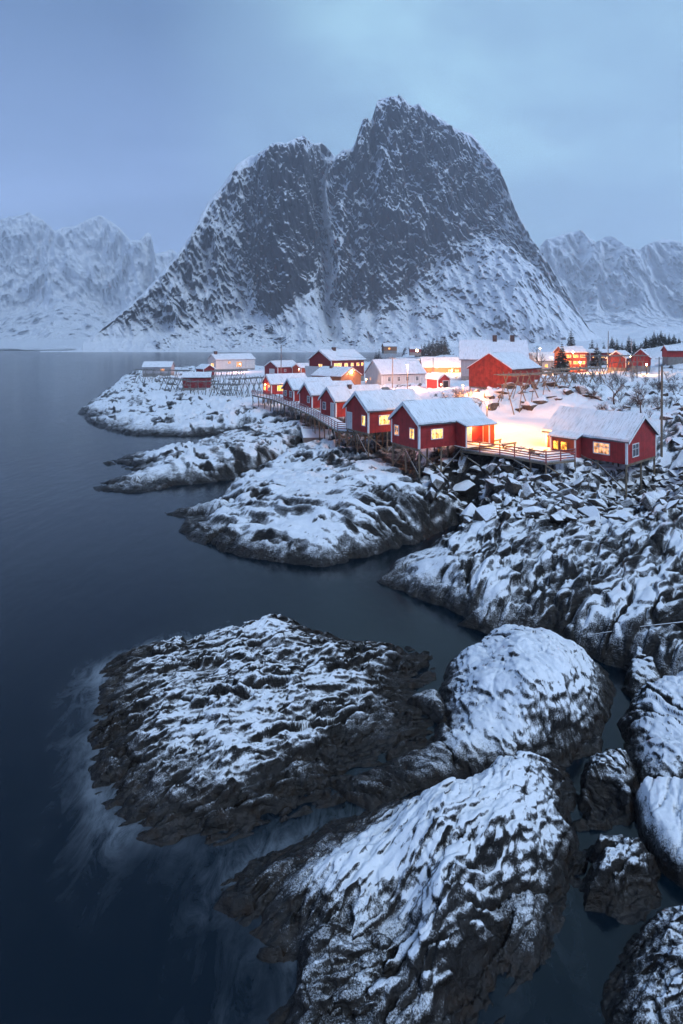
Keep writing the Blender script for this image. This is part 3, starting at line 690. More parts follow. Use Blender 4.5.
def gable_roof(root, L, Wd, wh, rise, over=.3, eave=.3, sn=.16, snow='roof_snow', roofmat='slate', trim='white_trim', barge=True):
    sl = rise/(Wd/2); t = .10
    def slab(th0, th1, n=1, oy=eave, ox=over, wob=0):
        mb = MB()
        for sgn in (0, 1):
            nx, ny = (max(2, int(L/.5)), 8) if wob else (1, 1)
            def P(i, j, th):
                x = -ox+(L+2*ox)*i/nx; q = j/ny
                y = -oy+(Wd/2+oy)*q; z = wh+sl*y+th/math.cos(math.atan(sl))
                if wob:
                    e = wob*(.9*float(perlin(np.array([x*.9]), np.array([y*1.3]), np.array([L+wh+sgn*7.])))[0] if False else 0)
                    z += wob*_pn(x*.9, y*1.3, L+wh+sgn*7.)
                    if j == 0: y += .06*_pn(x*2.1, 3., L+sgn)
                    if i == 0: x += .05*_pn(y*2.1, 5., L+sgn)
                if sgn: y = Wd-y
                return (x, y, z)
            top = [[P(i, j, th1) for j in range(ny+1)] for i in range(nx+1)]; bot = [[P(i, j, th0) for j in range(ny+1)] for i in range(nx+1)]
            vs = [p for r in top for p in r]; o = len(vs); vs += [p for r in bot for p in r]; k = ny+1; fs = []
            for i in range(nx):
                for j in range(ny): fs += [(i*k+j, (i+1)*k+j, (i+1)*k+j+1, i*k+j+1), (o+i*k+j+1, o+(i+1)*k+j+1, o+(i+1)*k+j, o+i*k+j)]
                fs += [(i*k, o+i*k, o+(i+1)*k, (i+1)*k)]
            for j in range(ny): fs += [(j, j+1, o+j+1, o+j), (nx*k+j+1, nx*k+j, o+nx*k+j, o+nx*k+j+1)]
            if sgn: fs = [f[::-1] for f in fs]
            mb.add(vs, fs)
        return mb
    r = slab(.0, t).build('roof', roofmat, root)
    slab(t+.012, t+sn, oy=eave-.02, ox=over-.02, wob=.05).build('roof_snow', snow, r, smooth=False)
    if barge:
        for x in (-over-.035, L+over+.005):
            mb = MB()
            for sg in (1, -1):
                y0, y1 = -eave, Wd/2; c = 1/math.cos(math.atan(sl))
                pts = []
                for y in (y0, y1):
                    yy = y if sg > 0 else Wd-y; z = wh+sl*y
                    pts += [(x, yy, z-.10*c), (x+.03, yy, z-.10*c), (x+.03, yy, z+.105*c), (x, yy, z+.105*c)]
                mb.add(pts, [(0,1,2,3),(7,6,5,4),(0,4,5,1),(1,5,6,2),(2,6,7,3),(3,7,4,0)])
            mb.build('bargeboard', trim, root)
    return r
def _pn(a, b_, c):
    return math.sin(a*2.1+c*3.7+1.3*math.sin(b_*1.7+c))*.5+math.sin(b_*2.7+a*.9+c*1.3)*.35+math.sin(a*5.3+b_*4.1+c)*.15
def place(px, py, z, yaw, lx=0, ly=0, D=None):
    """world position of a house origin whose local point (lx, ly) is seen at a pixel at height z"""
    p = at(px, py, z) if D is None else Vector(((px-CX)*D/F, D, z))
    a = math.radians(yaw); return Vector((p.x-(lx*math.cos(a)-ly*math.sin(a)), p.y-(lx*math.sin(a)+ly*math.cos(a)), z))
def house(name, label, cat, org, yaw, L, Wd, wh, rise, wall='red_boards', trim='white_trim', wins=(), doors=(), corner=True, base=None,
          stilts=None, over=.3, sn=.16, snow='roof_snow', chim=(), group=None, wallname='wall', braces=True):
    root = empty(name, org, math.radians(yaw), label, cat, group)
    y2, zr = Wd/2, wh+rise-.01
    w_ = MB().add([(0,0,0),(L,0,0),(L,Wd,0),(0,Wd,0),(0,0,wh),(L,0,wh),(L,Wd,wh),(0,Wd,wh),(0,y2,zr),(L,y2,zr)],
             [(0,3,2,1),(0,1,5,4),(2,3,7,6),(0,4,8,7,3),(1,2,6,9,5),(4,5,9,8),(6,7,8,9)]).build(wallname, wall, root)
    FR = frames(L, Wd)
    gable_roof(root, L, Wd, wh, rise, over=over, sn=sn, snow=snow, trim=trim)
    if corner:
        for (x, y) in ((0,0),(L,0),(0,Wd),(L,Wd)):
            sx = -1 if x == 0 else 1; sy = -1 if y == 0 else 1; t = .035; c = .16
            mb = MB(); mb.box((min(x+sx*t, x-sx*c), min(y, y+sy*t), .0), (max(x+sx*t, x-sx*c), max(y, y+sy*t), wh-.06))
            mb.box((min(x, x+sx*t), min(y-sy*.001, y-sy*c), .0), (max(x, x+sx*t), max(y-sy*.001, y-sy*c), wh-.06))
            mb.build('corner_board', trim, root)
    for w in wins:
        f = window(root, FR[w[0]], *w[1:5], **(w[5] if len(w) > 5 else {}))
    for d in doors: door(root, FR[d[0]], *d[1:])
    for (cx, cy, cw, chh) in chim:
        c = MB().box((cx-cw/2, cy-cw/2, wh), (cx+cw/2, cy+cw/2, wh+rise+chh)).build('chimney', 'brick', root)
        MB().box((cx-cw/2-.06, cy-cw/2-.06, wh+rise+chh), (cx+cw/2+.06, cy+cw/2+.06, wh+rise+chh+.12)).build('chimney_cap', 'slate', c)
    if base: MB().box((.04, .04, -base), (L-.04, Wd-.04, -.003)).build('foundation', 'concrete', root)
    if stilts:
        nx, ny = stilts[:2]; a = math.radians(yaw)
        fl = MB(); 
        for x in np.linspace(.1, L-.1, nx): fl.box((x-.09, .02, -.24), (x+.09, Wd-.02, -.004))
        fl.build('floor_beam', 'old_wood', root)
        tops = {}
        for i, x in enumerate(np.linspace(.12, L-.12, nx)):
            for j, y in enumerate(np.linspace(.12, Wd-.12, ny)):
                wx = org[0]+x*math.cos(a)-y*math.sin(a); wy = org[1]+x*math.sin(a)+y*math.cos(a)
                g = ground_z(wx, wy)-org[2]-.5
                tops[i, j] = (x, y, g)
                if g < -.8: MB().tube([(x, y, -.25), (x+random.uniform(-.05,.05), y+random.uniform(-.05,.05), g)], .10, 8).build('stilt', 'old_wood', root)
        if braces:
            for i in range(nx):
                for j in (0,) if 0 < i else range(ny-1):
                    if i == 0: p, q = tops[0, j], tops[0, j+1]; off = (-.13, 0)
                    else: p, q = tops[i-1, 0], tops[i, 0]; off = (0, -.13)
                    if min(p[2], q[2]) < -1.2:
                        g0 = max(p[2]+.7, -2.6); g1 = max(q[2]+.7, -2.6)
                        A_, B_ = ((p[0], p[1], -.35), (q[0], q[1], g1)) if (i+j) % 2 else ((p[0], p[1], g0), (q[0], q[1], -.35))
                        MB().beam((A_[0]+off[0], A_[1]+off[1], A_[2]), (B_[0]+off[0], B_[1]+off[1], B_[2]), .05, .13).build('brace', 'old_wood', root)
    return root
D_ = dict
# row of stilted cabins along the rocky edge, nearest first
cabins = []
A0 = place(419, 449.3, 6.2, 30)
cA = house('cabin', 'nearest red cabin of the left row, three-part lit side window, lean-to porch beside the yard', 'cabin', A0, 30, 9.0, 4.9, 2.63, 1.8,
   wins=[('left', 1.0, 1.45, .85, 1.15, D_(pane='dim_pane')), ('left', 3.75, 1.45, .85, 1.15, D_(pane='lit_pane')), ('front', 2.35, 1.4, 1.6, 1.1, D_(lights=3))], stilts=(4, 3))
B0 = place(368.2, 433.4, 6.4, 30)
cB = house('cabin', 'second red cabin of the row, white gable door and big yellow-lit side window', 'cabin', B0, 30, 8.3, 5.2, 2.7, 1.8,
   wins=[('left', 4.2, 1.4, .85, 1.3, D_()), ('front', 2.3, 1.45, 1.6, 1.2, D_(lights=3))], doors=[('left', .95, 0)], stilts=(4, 3))
C0 = place(335.8, 417.3, 6.0, 30)
cC = house('cabin', 'third red cabin of the row, white gable-corner door and glowing orange side wall', 'cabin', C0, 30, 9, 4.9, 2.4, 1.8,
   wins=[('left', 1.3, 1.4, 1.0, 1.2, D_(pane='dark_pane')), ('front', 4.1, 1.4, .9, 1.1, D_())], doors=[('left', 3.9, 0)], stilts=(4, 3), chim=[(3.6, 2.0, .5, .35)])
D0 = place(312, 408.2, 6.0, 30)
cD = house('cabin', 'fourth red cabin of the row, one dark gable window and a wide unlit roof', 'cabin', D0, 30, 9, 4.9, 2.25, 1.8,
   wins=[('left', 3.6, 1.4, 1.0, 1.2, D_(pane='dark_pane')), ('front', 2.6, 1.4, 1.1, 1.1, D_(pane='dim_pane'))], stilts=(4, 3))
E0 = place(293.6, 401.5, 6.0, 30)
cE = house('cabin', 'fifth red cabin of the row, two dark gable windows side by side above the walkway', 'cabin', E0, 30, 9, 4.9, 2.25, 1.8,
   wins=[('left', 1.3, 1.3, 1.0, 1.2, D_(pane='dark_pane')), ('left', 3.6, 1.3, 1.15, 1.2, D_(pane='dark_pane')), ('front', 3.2, 1.3, 1.0, 1.1, D_())], stilts=(4, 3))
F0 = place(271.3, 394.5, 6.0, 30)
cF = house('cabin', 'farthest red cabin at the left end of the row, orange-lit corner windows above tall stilts', 'cabin', F0, 30, 9, 4.9, 2.25, 1.8,
   wins=[('left', 1.2, 1.3, 1.1, 1.3, D_(pane='hot_pane')), ('left', 3.6, 1.3, 1.0, 1.2, D_(pane='dark_pane')), ('front', 2.2, 1.3, 1.7, 1.3, D_(pane='hot_pane'))], stilts=(4, 3))
for c_ in (cA, cB, cC, cD, cE, cF): c_['group'] = 'row of red stilted cabins'
# A: lean-to porch
def leanto(root, x0, x1, dep, h0, h1, fl=0., wall='red_boards', open_from=None):
    """side room / porch on the front wall"""
    MB().add([(x0,-dep,fl),(x0+.1,-dep,fl),(x0+.1,-.005,fl),(x0,-.005,fl),(x0,-dep,h0),(x0+.1,-dep,h0),(x0+.1,-.005,h1),(x0,-.005,h1)], [(0,3,2,1),(4,5,6,7),(0,1,5,4),(1,2,6,5),(2,3,7,6),(3,0,4,7)]).build('porch_wall', wall, root)
    r = MB().add([(x0-.2,-dep-.3,h0-.02),(x1+.15,-dep-.3,h0-.02),(x1+.15,-.04,h1+.08),(x0-.2,-.04,h1+.08),(x0-.2,-dep-.3,h0+.06),(x1+.15,-dep-.3,h0+.06),(x1+.15,-.04,h1+.16),(x0-.2,-.04,h1+.16)], [(0,3,2,1),(4,5,6,7),(0,1,5,4),(1,2,6,5),(2,3,7,6),(3,0,4,7)]).build('porch_roof', 'slate', root)
    MB().add([(x0-.19,-dep-.29,h0+.072),(x1+.14,-dep-.29,h0+.072),(x1+.14,-.05,h1+.172),(x0-.19,-.05,h1+.172),(x0-.17,-dep-.25,h0+.20),(x1+.12,-dep-.25,h0+.20),(x1+.12,-.06,h1+.29),(x0-.17,-.06,h1+.29)], [(0,3,2,1),(4,5,6,7),(0,1,5,4),(1,2,6,5),(2,3,7,6),(3,0,4,7)]).build('porch_snow', 'roof_snow', r)
leanto(cA, 4.9, 9.0, 1.6, 2.15, 2.5)
for x in (4.93, 8.2): MB().box((x-.07, -1.68, .0), (x+.07, -1.605, 2.12)).build('porch_post', 'white_trim', cA)
MB().box((8.9, -1.6, 0), (9.0, -.005, 2.3)).build('porch_wall', 'orange_boards', cA)
MB().box((4.6, -1.75, -.18), (9.0, -.004, -.02)).build('porch_floor', 'deck_wood', cA)
door(cA, frames(9, 4.9)['front'], 6.6, 0, .9, 2.)
# R: cabin right of the yard
R0 = place(627, 464.7, 5.2, -50, lx=8.6)
cR = house('cabin', 'red cabin right of the glowing yard, gable facing right on stilts, porch at left', 'cabin', R0, -50, 8.6, 7., 2.3, 2.1,
   wins=[('front', 6.1, 1.25, 1.7, 1.2, D_(pane='dim_pane', lights=3)), ('right', 1.9, 1.2, 1.5, 1.35, D_(pane='dark_pane'))], stilts=(4, 3), sn=.2)
leanto(cR, 3.9, 4.0, 1.2, 2.0, 2.25)
MB().box((1.3, -1.2, 0), (3.9, -1.1, 1.98)).build('porch_wall', 'orange_boards', cR)
MB().box((1.3, -1.1, 0), (1.4, -.005, 2.1)).build('porch_wall', 'orange_boards', cR)
r_ = MB().add([(1.0,-1.6,1.98),(4.3,-1.6,1.98),(4.3,-.04,2.36),(1.0,-.04,2.36),(1.0,-1.6,2.07),(4.3,-1.6,2.07),(4.3,-.04,2.45),(1.0,-.04,2.45)], [(0,3,2,1),(4,5,6,7),(0,1,5,4),(1,2,6,5),(2,3,7,6),(3,0,4,7)]).build('porch_roof', 'slate', cR)
MB().add([(1.03,-1.57,2.08),(4.27,-1.57,2.08),(4.27,-.05,2.46),(1.03,-.05,2.46),(1.05,-1.53,2.24),(4.25,-1.53,2.24),(4.25,-.06,2.60),(1.05,-.06,2.60)], [(0,3,2,1),(4,5,6,7),(0,1,5,4),(1,2,6,5),(2,3,7,6),(3,0,4,7)]).build('porch_snow', 'roof_snow', r_)
pf = lambda v: Vector((v.x, -1.2-v.y, v.z))
window(cR, pf, 1.85, 1.15, .7, 1.0, 'hot_pane', 2, 'ochre_boards'); window(cR, pf, 2.75, 1.15, .8, 1.0, 'hot_pane', 2, 'ochre_boards')
for x in (1.32, 4.0): MB().box((x-.08, -1.36, .0), (x+.08, -1.26, 2.02)).build('porch_post', 'white_trim', cR)

def hb(name, label, cat, px, py, z, yaw, L, Wd, wh, rise, lx=0, ly=0, D=None, **k):
    return house(name, label, cat, place(px, py, z, yaw, lx, ly, D), yaw, L, Wd, wh, rise, base=k.pop('base', 2.2), **k)
hb('house', 'large red two-storey house with white balcony and a row of lit upper windows', 'house', 331.4, 375, 8.0, 45, 13, 9, 4.6, 2.6, D=150,
   wall='dark_red_boards', over=.5, chim=[(5, 4.2, .9, .8)],
   wins=[('left', 4.7, 3.0, 1.6, 1.1, D_()), ('front', 2.4, 3.2, 3.0, 1.3, D_(lights=4)), ('front', 5.6, 3.3, 1.4, 1.0, D_()), ('front', 8.0, 3.3, 1.2, 1.0, D_()), ('front', 10.3, 3.3, 1.2, 1.0, D_(pane='hot_pane')), ('front', 12.1, 3.3, .9, 1.0, D_(pane='hot_pane'))])
hs = [o for o in COL.objects if o.name.startswith('house')][-1]
MB().box((-1.6, .2, 1.9), (-.004, 8.8, 2.05)).build('balcony_floor', 'white_boards', hs)
MB().box((-1.7, .2, 1.9), (-1.61, 8.8, 2.95)).build('balcony_wall', 'white_boards', hs)
MB().box((-1.6, .3, -1.5), (-.006, 8.7, 1.88)).build('garage', 'white_boards', hs)
hb('shed', 'small red shed with a white garage door, left behind the farthest cabin', 'shed', 277.8, 373.5, 6.2, 45, 9.5, 7.4, 2.9, 1.9, wall='dark_red_boards', D=190, chim=(),
   wins=[('front', 3.2, 1.7, .9, .9, D_(pane='dark_pane'))], doors=[('left', 4.2, 0, 2.6, 2.2), ('front', 7.2, 0, 1.0, 2.1, 'orange_boards')])
hb('annexe', 'low red annexe with snowy roof joined behind the small red shed', 'shed', 301, 374, 6.4, 45, 5.5, 4.5, 2.6, 1.2, D=188, wall='orange_boards', wins=[('front', 2.5, 1.5, .9, .9, D_(pane='dim_pane'))])
hb('ochre_house', 'ochre board house with a snowy roof, directly behind the third and fourth cabins', 'house', 341, 386.5, 6.4, -35, 8.6, 8.5, 2.9, 1.9, lx=8.6, D=132, wall='ochre_boards', trim='ochre_boards',
   wins=[('front', 2.6, 1.7, 1.2, 1.2, D_(pane='dim_pane'))], chim=[(3.2, 3.6, .7, .4)])
hb('long_house', 'long low white house with four small dark windows behind the second cabin', 'house', 381.7, 387, 6.2, 25, 13.2, 9, 3.1, 3.4, D=142, wall='white_boards',
   wins=[('front', 2.2, 1.8, .9, 1.2, D_(pane='dark_pane')), ('front', 5.0, 1.8, .9, 1.2, D_(pane='dark_pane')), ('front', 7.6, 1.8, .9, 1.2, D_(pane='dark_pane')), ('front', 10.6, 1.8, .9, 1.2, D_(pane='dark_pane')), ('left', 3.0, 1.7, .8, 1., D_(pane='dim_pane'))],
   doors=[('front', 12.1, 0, .95, 2.1)])
hb('small_shed', 'tiny red shed with lit white gable trim, between the long white house and the barn', 'shed', 437.6, 387, 6.7, -62, 4.2, 3.6, 2.2, 1.2, lx=4.2, D=128, wall='red_boards', trim='white_trim',
   doors=[('right', 2.3, 0, 1.5, 1.8, 'door_dark')])
hb('store_building', 'broad building with pink-lit snowy roof and a glowing yellow wall, behind the tiny shed', 'building', 423, 377, 6.2, 0, 13, 9, 3.0, 3.0, D=188, wall='ochre_boards', trim='white_trim',
   wins=[('front', 9.2, 1.6, 1.4, 1.1, D_(pane='lit_pane')), ('front', 11.4, 1.6, 1.2, 1.1, D_(pane='lit_pane'))])
hb('grey_house', 'large pale grey house with two brick chimneys on its ridge, behind the red barn', 'house', 461, 376, 8.4, -12, 17, 9.5, 4.6, 4.8, D=150, wall='grey_boards', trim='grey_boards', over=.5,
   chim=[(9.0, 4.75, 1.1, 1.5), (13.6, 4.75, 1.1, 1.5)], wins=[('front', 4.6, 3.0, 1.0, 1.3, D_(pane='hot_pane')), ('front', 6.3, 3.0, 1.0, 1.3, D_(pane='hot_pane')), ('right', 4.6, 5.0, 1.1, 1.3, D_(pane='dark_pane'))])
barn = hb('barn', 'tall red barn with a plain plank gable and snowy roof on short posts', 'barn', 511.5, 392, 9.0, 45, 11, 8.7, 3.5, 2.6, D=100, wall='barn_boards', trim='barn_boards', base=0, corner=True, stilts=(4, 4), braces=False)
hb('white_house', 'pale pink-lit white house with a dark chimney, out on the far left promontory', 'house', 216, 367.4, 6.4, 35, 18, 9, 4.0, 2.2, D=235, wall='white_boards', trim='white_boards', chim=[(1.6, 4.4, 1.2, 1.2)],
   wins=[('front', 6.0, 2.7, 1.6, 1.2, D_(pane='dim_pane')), ('front', 10.5, 1.9, 2.6, 2.4, D_(pane='dim_pane', lights=3)), ('left', 5, 1.6, 3., 1.6, D_(pane='lit_pane')), ('left', 7.2, 3.2, 1., 1.1, D_(pane='dark_pane'))], group=None)
hb('boathouse', 'small white boathouse with one orange window at the tip of the left promontory', 'boathouse', 142.5, 371, 5.6, 4, 10.8, 6, 2.4, 1.9, D=217, wall='grey_boards', trim='grey_boards',
   wins=[('front', 7.6, 1.3, 1.5, .9, D_(pane='hot_pane'))])
hb('dark_shed', 'dark red windowless shed among the drying racks on the left promontory', 'shed', 182.5, 386, 4.6, 10, 7.6, 6, 2.9, 1.2, D=158, wall='dark_red_boards', trim='dark_red_boards', corner=False)
hb('gabled_shed', 'small dark red gabled shed peeking up right behind the windowless shed', 'shed', 196, 372, 6., -45, 5, 4.6, 2.2, 1.4, D=200, wall='dark_red_boards', trim='white_trim')
# lit houses deep in the village, right of centre
hb('inn', 'tall house with three rows of glowing orange windows, upper right of the drying racks', 'house', 564, 371, 8.5, 5, 7, 6, 6.0, 1.6, D=165, wall='orange_boards', trim='orange_boards',
   wins=[('front', x, z, 1.6, .9, D_(pane='hot_pane', lights=2)) for z in (1.2, 3., 4.9) for x in (1.4, 3.6, 5.7)])
hb('veranda_house', 'low dark house with few lit windows, right of the tall glowing house', 'house', 590, 362, 11.5, 2, 9, 6, 2.6, 1.0, D=185, wall='dark_red_boards', trim='white_trim',
   wins=[('front', 1.4, 1.3, 1.1, .9, D_(pane='hot_pane')), ('front', 4.2, 1.3, 1.4, .9, D_(pane='lit_pane')), ('front', 7.4, 1.3, 1.1, .9, D_(pane='hot_pane'))])
hb('rear_house', 'snow-roofed house with lit windows just left of the tall glowing house', 'house', 536, 369, 8.4, 10, 8, 7, 3.2, 2.4, D=180, wall='grey_boards', trim='grey_boards',
   wins=[('front', 1.2, 1.6, 1.1, 1.1, D_(pane='hot_pane')), ('front', 3.6, 1.6, 1.1, 1.1, D_(pane='hot_pane'))])
hb('twin_house', 'dark red cottage with an orange porch glow, right behind the bare poles', 'house', 626, 371, 10.6, 40, 5, 5, 2.6, 1.8, D=150, wall='dark_red_boards',
   wins=[('front', 1.5, 1.3, 1, 1, D_(pane='hot_pane'))])
hb('roadside_shed', 'small red gabled shed with a bright lamp under its peak, far right', 'shed', 650, 369, 11.5, 60, 8, 4.2, 2.0, 2.0, D=140, wall='red_boards', trim='dark_red_boards')
hb('far_barn', 'long red shed half buried in snow at the right edge below the firs', 'shed', 668, 366, 13.5, -14, 9, 5, 1.7, 1.2, D=150, wall='red_boards', trim='red_boards')
hb('distant_cottage', 'tiny brown cottage with a snowy roof at the foot of the mountain', 'cottage', 384, 352, 12, 10, 10, 7, 3.2, 2.4, D=420, wall='ochre_boards', trim='ochre_boards', wins=[('front', 4., 1.6, 1.6, 1.3, D_(pane='hot_pane'))])
hb('far_shed', 'tiny dark shed beside the glowing street lamp under the mountain', 'shed', 410, 355, 11, 0, 8, 6, 2.4, 1.6, D=400, wall='dark_red_boards', trim='dark_red_boards')
def ray_ground(px, py, d0=40, d1=900):
    """where the line of sight through a pixel meets the ground"""
    D = d0
    while D < d1:
        p = at_d(px, py, D)
        if ground_z(p.x, D) >= p.z: return Vector((p.x, D, ground_z(p.x, D)))
        D *= 1.006
    p = at_d(px, py, d1); return Vector((p.x, d1, ground_z(p.x, d1)))
def on_ground(px, D):
    x = (px-CX)*D/F; return Vector((x, D, ground_z(x, D)))
def lamp(name, label, loc, power, col=(1., .50, .18), kind='wall', dirv=(0, -1, 0), r=.10, h=0., group=None, size=.25):
    """a lit lamp: bracket or post, shade, glowing bulb and its light"""
    root = empty(name, loc, 0, label, 'lamp', group)
    d = Vector(dirv).normalized()
    if kind == 'wall':
        b_ = MB().beam((-d.x*.25, -d.y*.25, .12), (0, 0, .12), .05).build('bracket', 'iron', root)
    else:
        MB().tube([(0, 0, -h-.4), (0, 0, .15)], [.10, .06], 8).build('post', 'old_wood' if kind == 'wood' else 'iron', root)
    MB().tube([(0, 0, .06), (0, 0, .16)], [r*1.7, r*.6], 12).build('lamp_shade', 'iron', root)
    bm = bmesh.new(); bmesh.ops.create_icosphere(bm, subdivisions=2, radius=r); me = bpy.data.meshes.new('bulb'); bm.to_mesh(me); bm.free(); me.materials.append(M['bulb'])
    bo = bpy.data.objects.new('bulb', me); COL.objects.link(bo); bo.parent = root; bo.location = (0, 0, -.06)
    power *= 3.6 if kind != 'wall' or power < 200 else 2.7
    l = bpy.data.lights.new('lamp_light', 'POINT'); l.energy = power; l.color = col; l.shadow_soft_size = size
    lo = bpy.data.objects.new('lamp_light', l); COL.objects.link(lo); lo.parent = root; lo.location = (d.x*.3, d.y*.3, -.35)
    return root
def on_wall(org, yaw, face, s, z, L, Wd, out=.3):
    v = frames(L, Wd)[face](Vector((s, out, z))); a = math.radians(yaw)
    n = frames(L, Wd)[face](Vector((s, out+1, z)))-v
    R = Matrix.Rotation(a, 3, 'Z')
    return org+R @ v, R @ n
# lamps on the cabins and in the village
p, n = on_wall(A0, 30, 'right', 2.2, 2.1, 9.0, 4.9); lamp('wall_lamp', 'lamp on the right end wall of the nearest left-row cabin, lighting the yard', p, 1500, (1., .40, .02), dirv=n, r=.13)
p, n = on_wall(A0, 30, 'front', 7.4, 2.1, 9.0, 4.9); lamp('wall_lamp', 'lamp inside the open lean-to porch of the nearest left-row cabin', p, 90, (1., .42, .10), dirv=n)
p, n = on_wall(R0, -50, 'left', 2.6, 2.2, 8.6, 7.); lamp('wall_lamp', 'lamp on the left end wall of the cabin right of the yard', p, 1700, (1., .40, .02), dirv=n, r=.13)
p, n = on_wall(R0, -50, 'front', .6, 1.9, 8.6, 7.); lamp('wall_lamp', 'small lamp beside the porch windows of the cabin right of the yard', p, 90, (1., .45, .12), dirv=n)
for nm, O, xs, pw in (('second', B0, 5.6, 60), ('third', C0, 4.9, 110), ('fourth', D0, 5., 50), ('fifth', E0, 5., 70), ('farthest', F0, 4.6, 90)):
    p, n = on_wall(O, 30, 'front', xs, 2.0, 9., 4.9, .5); lamp('wall_lamp', 'lamp on the side wall of the %s cabin in the left row' % nm, p, pw, (1., .40, .12), dirv=n)
p, n = on_wall(F0, 30, 'left', 2.4, 2.1, 9, 4.9, .4); lamp('wall_lamp', 'lamp between the gable windows of the farthest cabin in the row', p, 40, (1., .4, .12), dirv=n)
def glamp(px, py, D, pw, label, col=(1., .45, .15), kind='post', r=.14, size=.3):
    p = at_d(px, py, D); g = ground_z(p.x, p.y)
    return lamp('street_lamp' if kind != 'wall' else 'wall_lamp', label, p, pw, col, kind, h=max(p.z-g, .5), r=r, size=size)
glamp(487, 402, 76, 1500, 'lamp post behind the nearest cabin roof, lighting the red barn and the bank', (1., .33, .06))
glamp(463, 385, 94, 900, 'added low lamp on a post among the shrubs, brightening the red barn gable', (1., .34, .10), r=.10)  # added light source to brighten the barn gable, no known lamp stands here
glamp(407.5, 365, 127, 2200, 'wooden lamp pole glowing warm in front of the long white house', (1., .42, .28), 'wood')
glamp(452, 369.5, 181, 2600, 'lamp at the yellow-lit end of the broad building', (1., .55, .15), r=.2)
glamp(437, 366, 182, 2000, 'lamp over the pink-lit roof of the broad building', (1., .40, .28), r=.12)
glamp(417, 350.5, 380, 3500, 'distant street lamp glowing orange at the foot of the mountain', (1., .42, .10), r=.75, size=.6)
glamp(206, 366.5, 222, 700, 'lamp on the terrace of the white house on the promontory', (1., .42, .22))
glamp(240, 364, 222, 700, 'lamp before the long side of the white house on the promontory', (1., .48, .35))
glamp(299, 369, 176, 900, 'lamp between the small red shed and the large red house', (1., .30, .14))
glamp(352, 370, 136, 900, 'lamp at the long lit side of the large red house', (1., .50, .25))
glamp(366, 379, 120, 350, 'lamp beside the ochre house gable', (1., .45, .25))
glamp(441, 384, 122, 180, 'lamp in front of the tiny red shed', (1., .42, .15))
glamp(552, 357, 158, 1300, 'lamp glowing left of the tall house with orange windows', (1., .42, .12), r=.25)
glamp(573, 352, 158, 900, 'upper lamp on the tall glowing house front', (1., .38, .08), r=.28)
glamp(580, 362, 156, 1600, 'lower lamp before the tall glowing house', (1., .38, .08), r=.25)
glamp(631, 356, 143, 500, 'lamp shining above the dark red cottage', (1., .40, .10), r=.2)
glamp(646.5, 364, 131, 260, 'bright lamp under the peak of the small roadside shed', (1., .45, .12), r=.22)
glamp(540, 348, 175, 500, 'lamp above the snow-roofed house left of the tall glowing house', (1., .5, .2), r=.2)

# ---------------------------------------------------------------- boardwalk, deck and railings
def walkway(name, label, cat, line, wd, z, rail='rail_red', side=1, posts=True, group=None, both=False, rails=(.35, .7, 1.05), bays=1.6, legs=True, plank='deck_wood', wood='old_wood'):
    """planked deck along a line, railed on its outer side, standing on posts"""
    o = Vector((*line[0], z)); root = empty(name, o, 0, label, cat, group)
    P = [Vector((x, y, z))-o for x, y in line]
    N_ = []
    for i in range(len(P)):
        d = (P[min(i+1, len(P)-1)]-P[max(i-1, 0)]).normalized(); N_.append(Vector((-d.y, d.x, 0))*side)
    mb = MB(); sn = MB()
    for i in range(len(P)-1):
        a, b_, c, e = P[i], P[i+1], P[i+1]+N_[i+1]*wd, P[i]+N_[i]*wd
        u = Vector((0, 0, .10)); mb.add([a-u, b_-u, c-u, e-u, a, b_, c, e], [(0,3,2,1),(4,5,6,7),(0,1,5,4),(1,2,6,5),(2,3,7,6),(3,0,4,7)])
        k = .1; a2, b2, c2, e2 = a+N_[i]*k, b_+N_[i+1]*k, c-N_[i+1]*k, e-N_[i]*k; u = Vector((0, 0, .06)); l = Vector((0, 0, .004))
        sn.add([a2+l, b2+l, c2+l, e2+l, a2+u, b2+u, c2+u, e2+u], [(0,3,2,1),(4,5,6,7),(0,1,5,4),(1,2,6,5),(2,3,7,6),(3,0,4,7)])
    dk = mb.build('deck', plank, root); sn.build('deck_snow', 'clean_snow', dk)
    for i in range(len(P)-1):
        a, b_ = P[i], P[i+1]; L = (b_-a).length; n = max(1, int(L/bays+.5)); d = (b_-a)/n; off = -N_[i]*.04
        for k in range(n+(i == len(P)-2)):
            q = a+d*k
            MB().beam(q+off+Vector((0, 0, -.25)), q+off+Vector((0, 0, 1.1)), .09).build('rail_post', rail, root)
            if legs:
                for w_ in (.15, wd-.15):
                    qq = q+N_[i]*w_; W_ = o+qq; g = ground_z(W_.x, W_.y)-z-.5
                    if g < -.7 and k % 2 == 0: MB().tube([(qq.x, qq.y, -.1), (qq.x, qq.y, g)], .085, 7).build('stilt', wood, root)
            if legs and k < n and (k+i) % 2 == 0:
                W_ = o+q; g = max(ground_z(W_.x, W_.y)-z, -3.); q2 = q+d
                if g < -1.4: MB().beam(q+off*3+Vector((0, 0, -.3)), q2+off*3+Vector((0, 0, g+.5)), .05, .12).build('brace', wood, root)
        for h in rails:
            MB().beam(a+off*2.2+Vector((0, 0, h)), b_+off*2.2+Vector((0, 0, h)), .035, .10).build('rail', rail, root)
        MB().beam(a+off*1.6+Vector((0, 0, -.17)), b_+off*1.6+Vector((0, 0, -.17)), .06, .22).build('edge_beam', wood, root)
    return root
wl = [at(px, py, 5.9) for px, py in ((252.3, 394.8), (273, 399.2), (284, 403.6), (300, 409.5), (314, 416), (338, 430.5), (359, 432.0))]
walkway('boardwalk', 'long raised boardwalk with dark red railing running before the cabin gables on tall stilts', 'boardwalk', [(v.x, v.y) for v in wl], 2.6, 5.9, side=1, rails=(.3, .55, .8, 1.05))
